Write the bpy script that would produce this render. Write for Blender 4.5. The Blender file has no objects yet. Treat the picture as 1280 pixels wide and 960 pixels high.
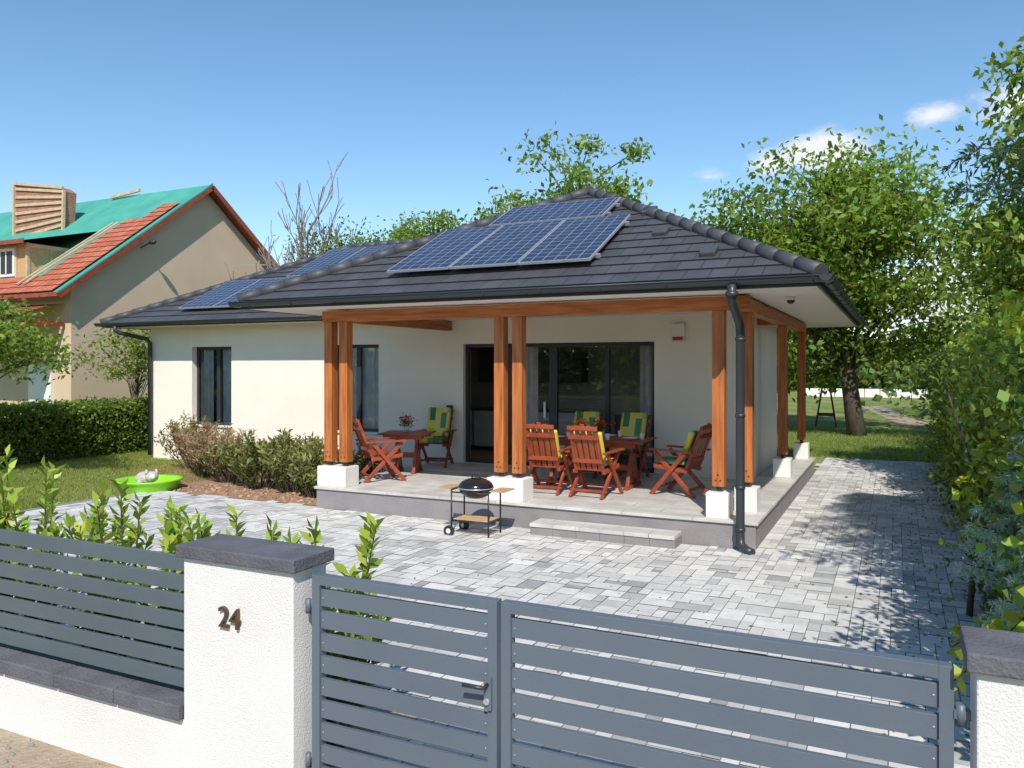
import bpy, math, random
import numpy as np
from mathutils import Vector, Matrix
random.seed(7)
S=bpy.context.scene
COL=bpy.context.collection
PI=math.pi
# ------------------------------------------------------------------ materials
def nodes(name):
    m=bpy.data.materials.new(name); m.use_nodes=True
    nt=m.node_tree; b=nt.nodes['Principled BSDF']
    return m,nt,b
def L(nt,a,b): nt.links.new(a,b)
def mat(name,col,rough=0.6,col2=None,scale=4.0,bump=0.0,bscale=40.0,metal=0.0,stretch=None,detail=6,spec=0.5):
    m,nt,b=nodes(name)
    b.inputs['Roughness'].default_value=rough
    b.inputs['Metallic'].default_value=metal
    b.inputs['Specular IOR Level'].default_value=spec
    tc=nt.nodes.new('ShaderNodeTexCoord'); src=tc.outputs['Object']
    if stretch:
        mp=nt.nodes.new('ShaderNodeMapping'); mp.inputs['Scale'].default_value=stretch
        L(nt,src,mp.inputs['Vector']); src=mp.outputs['Vector']
    if col2 is None: col2=tuple(c*0.86 for c in col)
    n=nt.nodes.new('ShaderNodeTexNoise'); n.inputs['Scale'].default_value=scale; n.inputs['Detail'].default_value=detail
    L(nt,src,n.inputs['Vector'])
    r=nt.nodes.new('ShaderNodeMapRange'); r.inputs[1].default_value=0.3; r.inputs[2].default_value=0.7
    L(nt,n.outputs['Fac'],r.inputs[0])
    mx=nt.nodes.new('ShaderNodeMix'); mx.data_type='RGBA'
    mx.inputs[6].default_value=(*col,1); mx.inputs[7].default_value=(*col2,1)
    L(nt,r.outputs[0],mx.inputs[0]); L(nt,mx.outputs[2],b.inputs['Base Color'])
    if bump>0:
        n2=nt.nodes.new('ShaderNodeTexNoise'); n2.inputs['Scale'].default_value=bscale; n2.inputs['Detail'].default_value=4
        L(nt,src,n2.inputs['Vector'])
        bp=nt.nodes.new('ShaderNodeBump'); bp.inputs['Strength'].default_value=bump; bp.inputs['Distance'].default_value=0.02
        L(nt,n2.outputs['Fac'],bp.inputs['Height']); L(nt,bp.outputs['Normal'],b.inputs['Normal'])
    return m
def leafmat(name,trans=0.42,rough=0.5):
    m,nt,b=nodes(name)
    at=nt.nodes.new('ShaderNodeAttribute'); at.attribute_name='Col'
    L(nt,at.outputs['Color'],b.inputs['Base Color']); b.inputs['Roughness'].default_value=rough
    b.inputs['Specular IOR Level'].default_value=0.35
    tr=nt.nodes.new('ShaderNodeBsdfTranslucent')
    mul=nt.nodes.new('ShaderNodeMix'); mul.data_type='RGBA'; mul.blend_type='MULTIPLY'; mul.inputs[0].default_value=1
    mul.inputs[7].default_value=(1.8,1.6,0.7,1)
    L(nt,at.outputs['Color'],mul.inputs[6]); L(nt,mul.outputs[2],tr.inputs['Color'])
    ms=nt.nodes.new('ShaderNodeMixShader'); ms.inputs[0].default_value=trans
    out=nt.nodes['Material Output']
    L(nt,b.outputs[0],ms.inputs[1]); L(nt,tr.outputs[0],ms.inputs[2]); L(nt,ms.outputs[0],out.inputs['Surface'])
    return m
def attrmat(name,rough=0.85,bump=0.3,bscale=60,nmul=(0.88,1.05),nscale=9):
    m,nt,b=nodes(name)
    at=nt.nodes.new('ShaderNodeAttribute'); at.attribute_name='Col'
    tc=nt.nodes.new('ShaderNodeTexCoord')
    n=nt.nodes.new('ShaderNodeTexNoise'); n.inputs['Scale'].default_value=nscale; n.inputs['Detail'].default_value=8
    L(nt,tc.outputs['Object'],n.inputs['Vector'])
    r=nt.nodes.new('ShaderNodeMapRange'); r.inputs[1].default_value=0.3; r.inputs[2].default_value=0.7
    r.inputs[3].default_value=nmul[0]; r.inputs[4].default_value=nmul[1]
    L(nt,n.outputs['Fac'],r.inputs[0])
    n3=nt.nodes.new('ShaderNodeTexNoise'); n3.inputs['Scale'].default_value=0.7; n3.inputs['Detail'].default_value=6
    L(nt,tc.outputs['Object'],n3.inputs['Vector'])
    r3=nt.nodes.new('ShaderNodeMapRange'); r3.inputs[1].default_value=0.35; r3.inputs[2].default_value=0.65
    r3.inputs[3].default_value=0.90; r3.inputs[4].default_value=1.04
    L(nt,n3.outputs['Fac'],r3.inputs[0])
    mm=nt.nodes.new('ShaderNodeMath'); mm.operation='MULTIPLY'; L(nt,r.outputs[0],mm.inputs[0]); L(nt,r3.outputs[0],mm.inputs[1])
    vm=nt.nodes.new('ShaderNodeVectorMath'); vm.operation='SCALE'
    L(nt,at.outputs['Color'],vm.inputs[0]); L(nt,mm.outputs[0],vm.inputs['Scale'])
    L(nt,vm.outputs[0],b.inputs['Base Color']); b.inputs['Roughness'].default_value=rough
    n2=nt.nodes.new('ShaderNodeTexNoise'); n2.inputs['Scale'].default_value=bscale
    L(nt,tc.outputs['Object'],n2.inputs['Vector'])
    bp=nt.nodes.new('ShaderNodeBump'); bp.inputs['Strength'].default_value=bump; bp.inputs['Distance'].default_value=0.01
    L(nt,n2.outputs['Fac'],bp.inputs['Height']); L(nt,bp.outputs['Normal'],b.inputs['Normal'])
    return m
def brickmat(name,c1,c2,mortar,bw,rh,ms=0.006,rough=0.6,coord='UV',offset=0.5,bump=0.4,spec=0.5):
    m,nt,b=nodes(name)
    tc=nt.nodes.new('ShaderNodeTexCoord')
    br=nt.nodes.new('ShaderNodeTexBrick'); br.offset=offset
    br.inputs['Color1'].default_value=(*c1,1); br.inputs['Color2'].default_value=(*c2,1); br.inputs['Mortar'].default_value=(*mortar,1)
    br.inputs['Scale'].default_value=1; br.inputs['Brick Width'].default_value=bw; br.inputs['Row Height'].default_value=rh
    br.inputs['Mortar Size'].default_value=ms; br.inputs['Bias'].default_value=0
    L(nt,tc.outputs[coord],br.inputs['Vector'])
    n=nt.nodes.new('ShaderNodeTexNoise'); n.inputs['Scale'].default_value=3; n.inputs['Detail'].default_value=8
    L(nt,tc.outputs['Object'],n.inputs['Vector'])
    r=nt.nodes.new('ShaderNodeMapRange'); r.inputs[1].default_value=0.3; r.inputs[2].default_value=0.7; r.inputs[3].default_value=0.8; r.inputs[4].default_value=1.12
    L(nt,n.outputs['Fac'],r.inputs[0])
    vm=nt.nodes.new('ShaderNodeVectorMath'); vm.operation='SCALE'
    L(nt,br.outputs['Color'],vm.inputs[0]); L(nt,r.outputs[0],vm.inputs['Scale']); L(nt,vm.outputs[0],b.inputs['Base Color'])
    b.inputs['Roughness'].default_value=rough; b.inputs['Specular IOR Level'].default_value=spec
    iv=nt.nodes.new('ShaderNodeMath'); iv.operation='SUBTRACT'; iv.inputs[0].default_value=1; L(nt,br.outputs['Fac'],iv.inputs[1])
    bp=nt.nodes.new('ShaderNodeBump'); bp.inputs['Strength'].default_value=bump; bp.inputs['Distance'].default_value=0.01
    L(nt,iv.outputs[0],bp.inputs['Height']); L(nt,bp.outputs['Normal'],b.inputs['Normal'])
    return m
def glassmat(name,tint=(0.93,0.95,0.95),base=0.07):
    m=bpy.data.materials.new(name); m.use_nodes=True; nt=m.node_tree
    for n in list(nt.nodes): nt.nodes.remove(n)
    out=nt.nodes.new('ShaderNodeOutputMaterial'); ms=nt.nodes.new('ShaderNodeMixShader')
    t=nt.nodes.new('ShaderNodeBsdfTransparent'); t.inputs[0].default_value=(*tint,1)
    g=nt.nodes.new('ShaderNodeBsdfGlossy'); g.inputs['Roughness'].default_value=0.01
    lw=nt.nodes.new('ShaderNodeFresnel'); lw.inputs['IOR'].default_value=1.5
    ad=nt.nodes.new('ShaderNodeMath'); ad.operation='ADD'; ad.inputs[1].default_value=base
    L(nt,lw.outputs[0],ad.inputs[0]); L(nt,ad.outputs[0],ms.inputs[0])
    L(nt,t.outputs[0],ms.inputs[1]); L(nt,g.outputs[0],ms.inputs[2]); L(nt,ms.outputs[0],out.inputs[0])
    return m
M={}
M['wall']=mat('plaster_cream',(0.86,0.795,0.69),0.9,(0.81,0.745,0.64),1.2,0.2,120)
M['fencewall']=mat('plaster_white',(0.80,0.77,0.73),0.9,(0.70,0.67,0.63),1.6,0.4,110)
M['soffit']=mat('soffit_white',(0.84,0.78,0.68),0.8,(0.80,0.74,0.64),1)
M['wood']=mat('stained_timber',(0.56,0.19,0.045),0.5,(0.31,0.075,0.016),3,0.25,30,stretch=(7,7,0.5))
M['woodh']=mat('stained_timber_beam',(0.56,0.19,0.045),0.5,(0.31,0.075,0.016),3,0.25,30,stretch=(0.7,0.7,7))
M['chair']=mat('red_brown_wood',(0.36,0.075,0.028),0.42,(0.22,0.038,0.015),5,0.1,30)
M['anth']=mat('anthracite_metal',(0.035,0.042,0.048),0.4,(0.03,0.036,0.04),2)
M['frame']=mat('window_frame_anthracite',(0.03,0.034,0.038),0.45)
M['gate']=mat('gate_grey_paint',(0.12,0.15,0.18),0.42,(0.105,0.13,0.16),1.5,0.05,60)
M['gfence']=mat('fence_grey_paint',(0.10,0.13,0.145),0.42,(0.085,0.11,0.125),1.5,0.05,60)
M['cap']=mat('slate_cap',(0.14,0.14,0.155),0.85,(0.085,0.085,0.098),5,0.5,60)
M['roof']=brickmat('roof_tiles',(0.062,0.062,0.068),(0.078,0.078,0.085),(0.02,0.02,0.022),0.3,0.34,0.006,0.5,'UV',0.5,0.4)
M['ridge']=mat('ridge_tiles',(0.075,0.078,0.085),0.55,(0.05,0.052,0.058),4)
M['slab']=brickmat('terrace_tiles',(0.60,0.58,0.54),(0.51,0.49,0.455),(0.36,0.35,0.33),0.9,0.3,0.006,0.55,'Object',0.5,0.2)
M['riser']=mat('plinth_grey_render',(0.28,0.255,0.255),0.9,(0.22,0.20,0.20),3,0.4,90)
M['white']=mat('white_paint',(0.80,0.78,0.74),0.7,(0.72,0.70,0.66),3,0.2,60)
M['glass']=glassmat('window_glass')
M['panelframe']=mat('aluminium',(0.62,0.63,0.65),0.4,metal=0.6)
M['dark']=mat('interior_dark',(0.07,0.06,0.055),0.6)
M['intwall']=mat('interior_wall',(0.42,0.38,0.33),0.9)
M['cab']=mat('cabinet_white',(0.75,0.73,0.70),0.4)
M['curtain']=mat('sheer_curtain',(0.7,0.71,0.72),0.9,(0.52,0.54,0.56),6)
M['black']=mat('black_enamel',(0.015,0.015,0.017),0.18)
M['blackm']=mat('black_steel',(0.02,0.02,0.02),0.45)
M['shelfwood']=mat('pine_wood',(0.55,0.38,0.2),0.6,(0.42,0.27,0.13),6,stretch=(1,8,1))
M['tan']=mat('tan_stucco',(0.62,0.48,0.34),0.95,(0.56,0.43,0.30),0.8,0.4,60)
M['green']=mat('roof_membrane',(0.08,0.38,0.29),0.6,(0.05,0.29,0.23),1.2,0.3,6)
M['redtile']=brickmat('red_clay_tiles',(0.44,0.105,0.05),(0.54,0.18,0.09),(0.16,0.04,0.025),0.24,0.34,0.015,0.75,'UV',0.0,0.5)
M['batten']=mat('timber_batten',(0.62,0.46,0.30),0.8,(0.46,0.33,0.2),5)
M['osb']=mat('osb_board',(0.60,0.38,0.18),0.8,(0.48,0.28,0.12),14)
M['brick']=brickmat('red_brick',(0.34,0.10,0.055),(0.42,0.15,0.08),(0.35,0.25,0.2),0.25,0.08,0.01,0.9,'UV',0.5,0.5)
M['lime']=mat('lime_plastic',(0.28,0.70,0.03),0.35)
M['bark']=mat('bark',(0.13,0.10,0.075),0.95,(0.06,0.05,0.035),6,1.0,25,stretch=(2,2,0.5))
M['barkp']=mat('bark_grey',(0.30,0.24,0.20),0.95,(0.2,0.155,0.13),6,1.0,25,stretch=(2,2,0.5))
M['leaf']=leafmat('leaves')
M['leafg']=leafmat('glossy_leaves',0.3,0.3)
M['paver']=attrmat('paver_blocks')
M['joint']=mat('paving_joint',(0.28,0.27,0.25),0.95,(0.2,0.195,0.175),5)
M['soil']=mat('dry_soil',(0.46,0.37,0.27),0.95,(0.28,0.22,0.14),3,1,30)
M['mulch']=mat('bark_mulch',(0.30,0.15,0.09),0.95,(0.42,0.27,0.19),30,1.0,60)
M['red']=mat('red_plastic',(0.55,0.02,0.02),0.4)
M['rope']=mat('plush_grey',(0.62,0.57,0.52),0.95,(0.45,0.40,0.37),20,1,50)
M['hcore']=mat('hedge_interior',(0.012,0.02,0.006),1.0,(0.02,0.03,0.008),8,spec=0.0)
M['bronze']=mat('bronze',(0.12,0.075,0.045),0.4,metal=0.4)
def cushionmat():
    m,nt,b=nodes('patchwork_cushion'); tc=nt.nodes.new('ShaderNodeTexCoord')
    mp=nt.nodes.new('ShaderNodeMapping'); mp.inputs['Scale'].default_value=(9,1,7); mp.inputs['Location'].default_value=(0.43,0.5,0.17)
    L(nt,tc.outputs['Object'],mp.inputs[0])
    fl=nt.nodes.new('ShaderNodeVectorMath'); fl.operation='FLOOR'; L(nt,mp.outputs[0],fl.inputs[0])
    wn=nt.nodes.new('ShaderNodeTexWhiteNoise'); L(nt,fl.outputs[0],wn.inputs['Vector'])
    cr=nt.nodes.new('ShaderNodeValToRGB'); cr.color_ramp.interpolation='CONSTANT'
    e=cr.color_ramp.elements; e[0].color=(0.68,0.55,0.05,1); e[1].position=0.36; e[1].color=(0.08,0.25,0.11,1)
    for p,c in ((0.55,(0.36,0.46,0.08,1)),(0.75,(0.05,0.17,0.09,1)),(0.86,(0.62,0.56,0.16,1))):
        k=e.new(p); k.color=c
    L(nt,wn.outputs['Value'],cr.inputs[0]); L(nt,cr.outputs[0],b.inputs['Base Color']); b.inputs['Roughness'].default_value=0.9
    return m
M['cushion']=cushionmat()
def pvmat():
    m,nt,b=nodes('solar_cells'); tc=nt.nodes.new('ShaderNodeTexCoord')
    a=nt.nodes.new('ShaderNodeTexBrick'); a.offset=0; a.inputs['Scale'].default_value=1
    a.inputs['Brick Width'].default_value=0.169; a.inputs['Row Height'].default_value=0.1625; a.inputs['Mortar Size'].default_value=0.004
    L(nt,tc.outputs['UV'],a.inputs['Vector'])
    a.inputs['Color1'].default_value=(0.022,0.032,0.065,1); a.inputs['Color2'].default_value=(0.034,0.046,0.085,1); a.inputs['Mortar'].default_value=(0.36,0.39,0.45,1)
    L(nt,a.outputs['Color'],b.inputs['Base Color']); b.inputs['Roughness'].default_value=0.14
    return m
M['pv']=pvmat()
def lawnmat():
    m,nt,b=nodes('lawn_grass'); tc=nt.nodes.new('ShaderNodeTexCoord')
    n=nt.nodes.new('ShaderNodeTexNoise'); n.inputs['Scale'].default_value=0.35; n.inputs['Detail'].default_value=10; n.inputs['Roughness'].default_value=0.7
    L(nt,tc.outputs['Object'],n.inputs[0])
    cr=nt.nodes.new('ShaderNodeValToRGB'); e=cr.color_ramp.elements
    e[0].position=0.32; e[0].color=(0.13,0.175,0.045,1); e[1].position=0.68; e[1].color=(0.33,0.31,0.13,1)
    k=e.new(0.5); k.color=(0.21,0.25,0.07,1)
    L(nt,n.outputs[0],cr.inputs[0]); 
    n4=nt.nodes.new('ShaderNodeTexNoise'); n4.inputs['Scale'].default_value=18; n4.inputs['Detail'].default_value=6
    L(nt,tc.outputs['Object'],n4.inputs[0])
    r=nt.nodes.new('ShaderNodeMapRange'); r.inputs[1].default_value=0.3; r.inputs[2].default_value=0.7; r.inputs[3].default_value=0.65; r.inputs[4].default_value=1.25
    L(nt,n4.outputs[0],r.inputs[0])
    vm=nt.nodes.new('ShaderNodeVectorMath'); vm.operation='SCALE'; L(nt,cr.outputs[0],vm.inputs[0]); L(nt,r.outputs[0],vm.inputs['Scale'])
    L(nt,vm.outputs[0],b.inputs['Base Color']); b.inputs['Roughness'].default_value=0.95; b.inputs['Specular IOR Level'].default_value=0.1
    n2=nt.nodes.new('ShaderNodeTexNoise'); n2.inputs['Scale'].default_value=50; L(nt,tc.outputs['Object'],n2.inputs[0])
    bp=nt.nodes.new('ShaderNodeBump'); bp.inputs['Strength'].default_value=0.6; bp.inputs['Distance'].default_value=0.03
    L(nt,n2.outputs[0],bp.inputs['Height']); L(nt,bp.outputs[0],b.inputs['Normal'])
    return m
M['lawn']=lawnmat()
# ------------------------------------------------------------------ mesh builder
class MB:
    def __init__(s,mats): s.v=[];s.f=[];s.m=[];s.sm=[];s.uv={};s.mats=mats
    def mi(s,k):
        if k not in s.mats: s.mats.append(k)
        return s.mats.index(k)
    def face(s,pts,k,uv=None,smooth=False):
        i=len(s.v); s.v+= [tuple(p) for p in pts]; s.f.append(tuple(range(i,i+len(pts)))); s.m.append(s.mi(k)); s.sm.append(smooth)
        if uv: s.uv[len(s.f)-1]=uv
    def box(s,x0,x1,y0,y1,z0,z1,k,mtx=None):
        i=len(s.v)
        P=[Vector(p) for p in ((x0,y0,z0),(x1,y0,z0),(x1,y1,z0),(x0,y1,z0),(x0,y0,z1),(x1,y0,z1),(x1,y1,z1),(x0,y1,z1))]
        if mtx: P=[mtx@p for p in P]
        s.v+=[tuple(p) for p in P]
        for q in ((3,2,1,0),(4,5,6,7),(0,1,5,4),(1,2,6,5),(2,3,7,6),(3,0,4,7)):
            s.f.append(tuple(i+a for a in q)); s.m.append(s.mi(k)); s.sm.append(False)
    def beam(s,p0,p1,w,h,k,up=(0,0,1)):
        p0=Vector(p0);p1=Vector(p1);d=p1-p0;l=d.length;d.normalize()
        u=Vector(up); 
        if abs(d.dot(u))>0.98: u=Vector((0,1,0))
        x=d.cross(u).normalized(); z=x.cross(d)
        mt=Matrix(((x.x,d.x,z.x,p0.x),(x.y,d.y,z.y,p0.y),(x.z,d.z,z.z,p0.z),(0,0,0,1)))
        s.box(-w/2,w/2,0,l,-h/2,h/2,k,mt)
    def tube(s,pts,rad,k,n=8,cap=True):
        pts=[Vector(p) for p in pts]
        if not hasattr(rad,'__len__'): rad=[rad]*len(pts)
        base=len(s.v); prev=None
        for j,p in enumerate(pts):
            d=(pts[min(j+1,len(pts)-1)]-pts[max(j-1,0)]).normalized()
            if prev is None:
                a=Vector((0,0,1)) if abs(d.z)<0.9 else Vector((1,0,0))
                x=d.cross(a).normalized()
            else:
                x=(prev-d*prev.dot(d)).normalized()
            prev=x; y=d.cross(x)
            for i in range(n):
                t=2*PI*i/n; s.v.append(tuple(p+(x*math.cos(t)+y*math.sin(t))*rad[j]))
        mi=s.mi(k)
        for j in range(len(pts)-1):
            for i in range(n):
                a=base+j*n+i;b=base+j*n+(i+1)%n
                s.f.append((a,b,b+n,a+n)); s.m.append(mi); s.sm.append(True)
        if cap:
            s.f.append(tuple(base+i for i in range(n))[::-1]); s.m.append(mi); s.sm.append(False)
            e=base+(len(pts)-1)*n; s.f.append(tuple(e+i for i in range(n))); s.m.append(mi); s.sm.append(False)
    def lathe(s,prof,c,k,n=24,sx=1,sy=1):
        base=len(s.v); mi=s.mi(k)
        for r,z in prof:
            for i in range(n):
                t=2*PI*i/n; s.v.append((c[0]+r*sx*math.cos(t),c[1]+r*sy*math.sin(t),c[2]+z))
        for j in range(len(prof)-1):
            for i in range(n):
                a=base+j*n+i;b=base+j*n+(i+1)%n
                s.f.append((a,b,b+n,a+n)); s.m.append(mi); s.sm.append(True)
    def ball(s,c,r,k,n=12,m=8):
        if not hasattr(r,'__len__'): r=(r,r,r)
        prof=[(max(1e-4,math.sin(PI*j/m)),-math.cos(PI*j/m)*r[2]) for j in range(m+1)]
        s.lathe(prof,c,k,n,r[0],r[1])
    def obj(s,name,parent=None,bevel=0,loc=None,rotz=0):
        me=bpy.data.meshes.new(name); me.from_pydata(s.v,[],s.f)
        for k in s.mats: me.materials.append(M[k])
        me.polygons.foreach_set('material_index',s.m); me.polygons.foreach_set('use_smooth',s.sm)
        if s.uv:
            ul=me.uv_layers.new(name='UVMap')
            for fi,uv in s.uv.items():
                p=me.polygons[fi]
                for li,q in zip(p.loop_indices,uv): ul.data[li].uv=q
        me.update()
        o=bpy.data.objects.new(name,me); COL.objects.link(o)
        if parent: o.parent=parent
        if loc: o.location=loc
        o.rotation_euler[2]=rotz
        if bevel>0:
            b=o.modifiers.new('bevel','BEVEL'); b.width=bevel; b.segments=2; b.limit_method='ANGLE'
        return o
def empty(name,loc=(0,0,0)):
    o=bpy.data.objects.new(name,None); COL.objects.link(o); return o
# leaves (numpy)
def rand_leaves(rng,P,size,col,colvar=0.25,aspect=0.5,updir=0.3,dirs=None,sizevar=0.4):
    N=len(P)
    d=rng.normal(size=(N,3)) if dirs is None else dirs+rng.normal(size=(N,3))*0.35
    d/=np.linalg.norm(d,axis=1,keepdims=True)
    nrm=rng.normal(size=(N,3)); nrm[:,2]=np.abs(nrm[:,2])+updir
    s=np.cross(d,nrm); s/=np.linalg.norm(s,axis=1,keepdims=True)+1e-9
    up=np.cross(s,d)
    sz=(size*(1-sizevar/2+sizevar*rng.random(N)))[:,None]
    v=np.empty((N,4,3))
    v[:,0]=P; v[:,1]=P+d*sz*0.5+s*sz*aspect*0.5+up*sz*0.08; v[:,2]=P+d*sz-up*sz*0.1; v[:,3]=P+d*sz*0.5-s*sz*aspect*0.5+up*sz*0.08
    c=np.asarray(col,float)
    if c.ndim==1: c=np.tile(c,(N,1))
    f=1+colvar*rng.normal(size=(N,1)); h=1+0.12*rng.normal(size=(N,1))
    c=c*np.clip(f,0.4,1.8); c[:,0:1]*=h
    return v,np.clip(c,0.003,0.9)
def leaf_object(name,parts,parent=None,m='leaf'):
    v=np.concatenate([p[0] for p in parts]); c=np.concatenate([p[1] for p in parts]); N=len(v)
    me=bpy.data.meshes.new(name); me.vertices.add(N*4); me.loops.add(N*4); me.polygons.add(N)
    me.vertices.foreach_set('co',v.reshape(-1).astype(np.float32))
    me.loops.foreach_set('vertex_index',np.arange(N*4,dtype=np.int32))
    me.polygons.foreach_set('loop_start',np.arange(0,N*4,4,dtype=np.int32))
    try: me.polygons.foreach_set('loop_total',np.full(N,4,dtype=np.int32))
    except Exception: pass
    a=me.attributes.new('Col','FLOAT_COLOR','POINT')
    cc=np.ones((N,4,4),np.float32); cc[:,:,:3]=c[:,None,:]; a.data.foreach_set('color',cc.reshape(-1))
    me.update(calc_edges=True); me.materials.append(M[m])
    o=bpy.data.objects.new(name,me); COL.objects.link(o)
    if parent: o.parent=parent
    return o
G1=np.array((0.155,0.235,0.042)); G2=np.array((0.085,0.14,0.03)); GY=np.array((0.26,0.34,0.06)); T1=np.array((0.22,0.33,0.055))
def tree(name,base,trunk_r,cc,cr,ncl,per,leaf,clr,seed,ca=G1,cb=G2,bark='bark',shell=2.2,extra=None,fork=0.35,limb=0.22,zmin=-9):
    rng=np.random.default_rng(seed); e=empty(name)
    base=Vector(base); cc=Vector(cc)
    mb=MB([bark]); top=cc+Vector((0,0,cr[2]*0.55))
    pts=[base+Vector((0,0,-0.1)),base.lerp(cc,0.3)+Vector((rng.normal()*0.05,rng.normal()*0.05,0)),base.lerp(cc,0.65)+Vector((rng.normal()*0.15,rng.normal()*0.15,0)),cc,top]
    mb.tube(pts,[trunk_r*1.25,trunk_r,trunk_r*0.8,trunk_r*0.55,trunk_r*0.15],bark,9)
    C=[]
    while len(C)<ncl:
        d=rng.normal(size=3); d/=np.linalg.norm(d); r=rng.random()**(1/shell)
        p=np.array(cc)+d*r*np.array(cr)*(0.8+0.4*rng.random())
        if p[2]<zmin: continue
        C.append(p)
    if extra: C+= [np.array(p,float) for p in extra]
    parts=[]
    for p in C:
        pv=Vector(p); 
        h=fork+ (1-fork)*rng.random()*0.9
        q=base.lerp(cc,h) if pv.z<cc.z else cc.lerp(top,rng.random()*0.6)
        if q.z>pv.z: q=base.lerp(cc,fork)
        mid=q.lerp(pv,0.5)+Vector((rng.normal()*0.15,rng.normal()*0.15,0.12*(pv-q).length))
        mb.tube([q,mid,pv],[trunk_r*limb,trunk_r*limb*0.55,0.012],bark,5,False)
        n=int(per*(0.4+1.1*rng.random()))
        P=rng.normal(size=(n,3))*np.array((clr,clr,clr*0.6))*(0.7+0.6*rng.random())+p
        k=rng.random(); 
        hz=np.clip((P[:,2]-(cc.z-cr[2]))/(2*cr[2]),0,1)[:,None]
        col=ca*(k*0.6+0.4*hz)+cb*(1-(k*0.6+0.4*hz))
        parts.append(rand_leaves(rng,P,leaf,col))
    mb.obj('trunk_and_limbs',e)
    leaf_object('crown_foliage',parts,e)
    return e
# ------------------------------------------------------------------ ground
mb=MB(['lawn']); mb.face([(-500,-500,0),(500,-500,0),(500,500,0),(-500,500,0)],'lawn'); mb.obj('lawn_ground')
mb=MB(['soil']); mb.face([(-60,-1.5,0.004),(60,-1.5,0.004),(60,3.0,0.004),(-60,3.0,0.004)],'soil')
rng=np.random.default_rng(8)
for _ in range(700):
    x=rng.uniform(-6,0.2); y=rng.uniform(2.0,2.97); s_=rng.uniform(0.004,0.016)
    mb.ball((x,y,0.006),(s_*1.3,s_,s_*0.8),'joint' if rng.random()<0.5 else 'soil',6,4)
mb.obj('street_verge')
mb=MB(['cap']); mb.face([(-60,-8,0.008),(60,-8,0.008),(60,-1.5,0.008),(-60,-1.5,0.008)],'cap'); mb.obj('street')
mb=MB(['soil']); mb.face([(-14,3.2,0.005),(-2.7,3.2,0.005),(-2.7,4.3,0.005),(-14,4.3,0.005)],'soil'); mb.obj('planting_strip')
mb=MB(['mulch']); mb.face([(-14.6,11.6,0.006),(-12.2,10.35,0.006),(-10.8,9.85,0.006),(-8.07,9.95,0.006),(-8.07,13.35,0.006),(-14.6,13.35,0.006)],'mulch')
rng=np.random.default_rng(3)
for _ in range(320):
    x=rng.uniform(-11.5,-8.2); y=rng.uniform(9.95,10.9); s_=rng.uniform(0.015,0.04)
    mb.box(-s_,s_,-s_*0.6,s_*0.6,-0.01,0.012,'mulch' if rng.random()<0.6 else 'shelfwood',Matrix.Translation((x,y,0.012))@Matrix.Rotation(rng.random()*6,4,'Z')@Matrix.Rotation(rng.normal()*0.3,4,'X'))
mb.obj('planting_bed')
def in_pave(x,y):
    if -11.8<=x<=0.85 and 4.3<=y<=9.74: return True
    if -2.7<=x<=0.85 and 3.0<=y<=9.74: return True
    if -11.8<=x<=-8.1 and y<=9.85 and y>9.7: return True
    if -1.48<=x<=0.85 and 9.7<y<=20.4: return True
    return False
mb=MB(['joint'])
mb.face([(-11.8,4.3,0.006),(-2.7,4.3,0.006),(-2.7,9.8,0.006),(-11.8,9.8,0.006)],'joint')
mb.face([(-2.7,3.0,0.006),(0.85,3.0,0.006),(0.85,20.4,0.006),(-1.5,20.4,0.006),(-1.5,9.8,0.006),(-2.7,9.8,0.006)],'joint')
paveE=empty('paving'); mb.obj('joint_bed',paveE)
U=0.105; nx=int(12.7/U); ny=int(17.5/U); occ=np.zeros((nx+4,ny+4),bool); V=[];Cc=[]
rng=np.random.default_rng(11)
pal=[(0.68,0.665,0.63),(0.62,0.605,0.575),(0.55,0.54,0.515),(0.46,0.455,0.44),(0.36,0.36,0.355),(0.65,0.635,0.605)]
pw=[0.26,0.25,0.22,0.1,0.02,0.15]
for j in range(ny):
    for i in range(nx):
        if occ[i,j]: continue
        ch=[(2,2),(2,1),(1,2),(3,2),(2,3)]; pr=[0.3,0.22,0.22,0.16,0.1]
        w,h=ch[rng.choice(5,p=pr)]
        while occ[i:i+w,j:j+h].any() and (w>1 or h>1):
            if w>1: w-=1
            else: h-=1
        x0=-11.8+i*U;y0=3.0+j*U;x1=x0+w*U;y1=y0+h*U
        if not in_pave((x0+x1)/2,(y0+y1)/2): continue
        occ[i:i+w,j:j+h]=True
        g=0.0035; z=0.016+rng.normal()*0.0012
        c=np.array(pal[rng.choice(6,p=pw)])*(1+rng.normal()*0.05)
        V.append([(x0+g,y0+g,z),(x1-g,y0+g,z),(x1-g,y1-g,z),(x0+g,y1-g,z)]); Cc.append(c)
leaf_object('paver_blocks',[(np.array(V),np.array(Cc))],paveE,'paver')
mb=MB(['riser'])
for k in range(17): mb.box(0.85,0.93,3.3+k*1.0,4.29+k*1.0,-0.05,0.05,'riser')
for k in range(5): mb.box(-11.88,-11.8,4.3+k*1.1,5.39+k*1.1,-0.05,0.03,'riser')
mb.obj('kerb_edging',bevel=0.008)
rng=np.random.default_rng(5); parts=[]
def blades(n,x0,x1,y0,y1,h,col):
    P=np.c_[rng.uniform(x0,x1,n),rng.uniform(y0,y1,n),np.zeros(n)]
    d=np.tile(np.array((0,0,1.0)),(n,1))
    return rand_leaves(rng,P,h,col,0.3,0.16,0,dirs=d)
parts.append(blades(55000,-18,-11.95,8.0,14.5,0.05,(0.26,0.30,0.075)))
parts.append(blades(9000,-14.5,-11.9,4.3,8.2,0.07,(0.22,0.27,0.06)))
parts.append(blades(30000,-4,3,20.5,30,0.07,(0.2,0.27,0.06)))
leaf_object('lawn_grass',parts)
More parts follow.
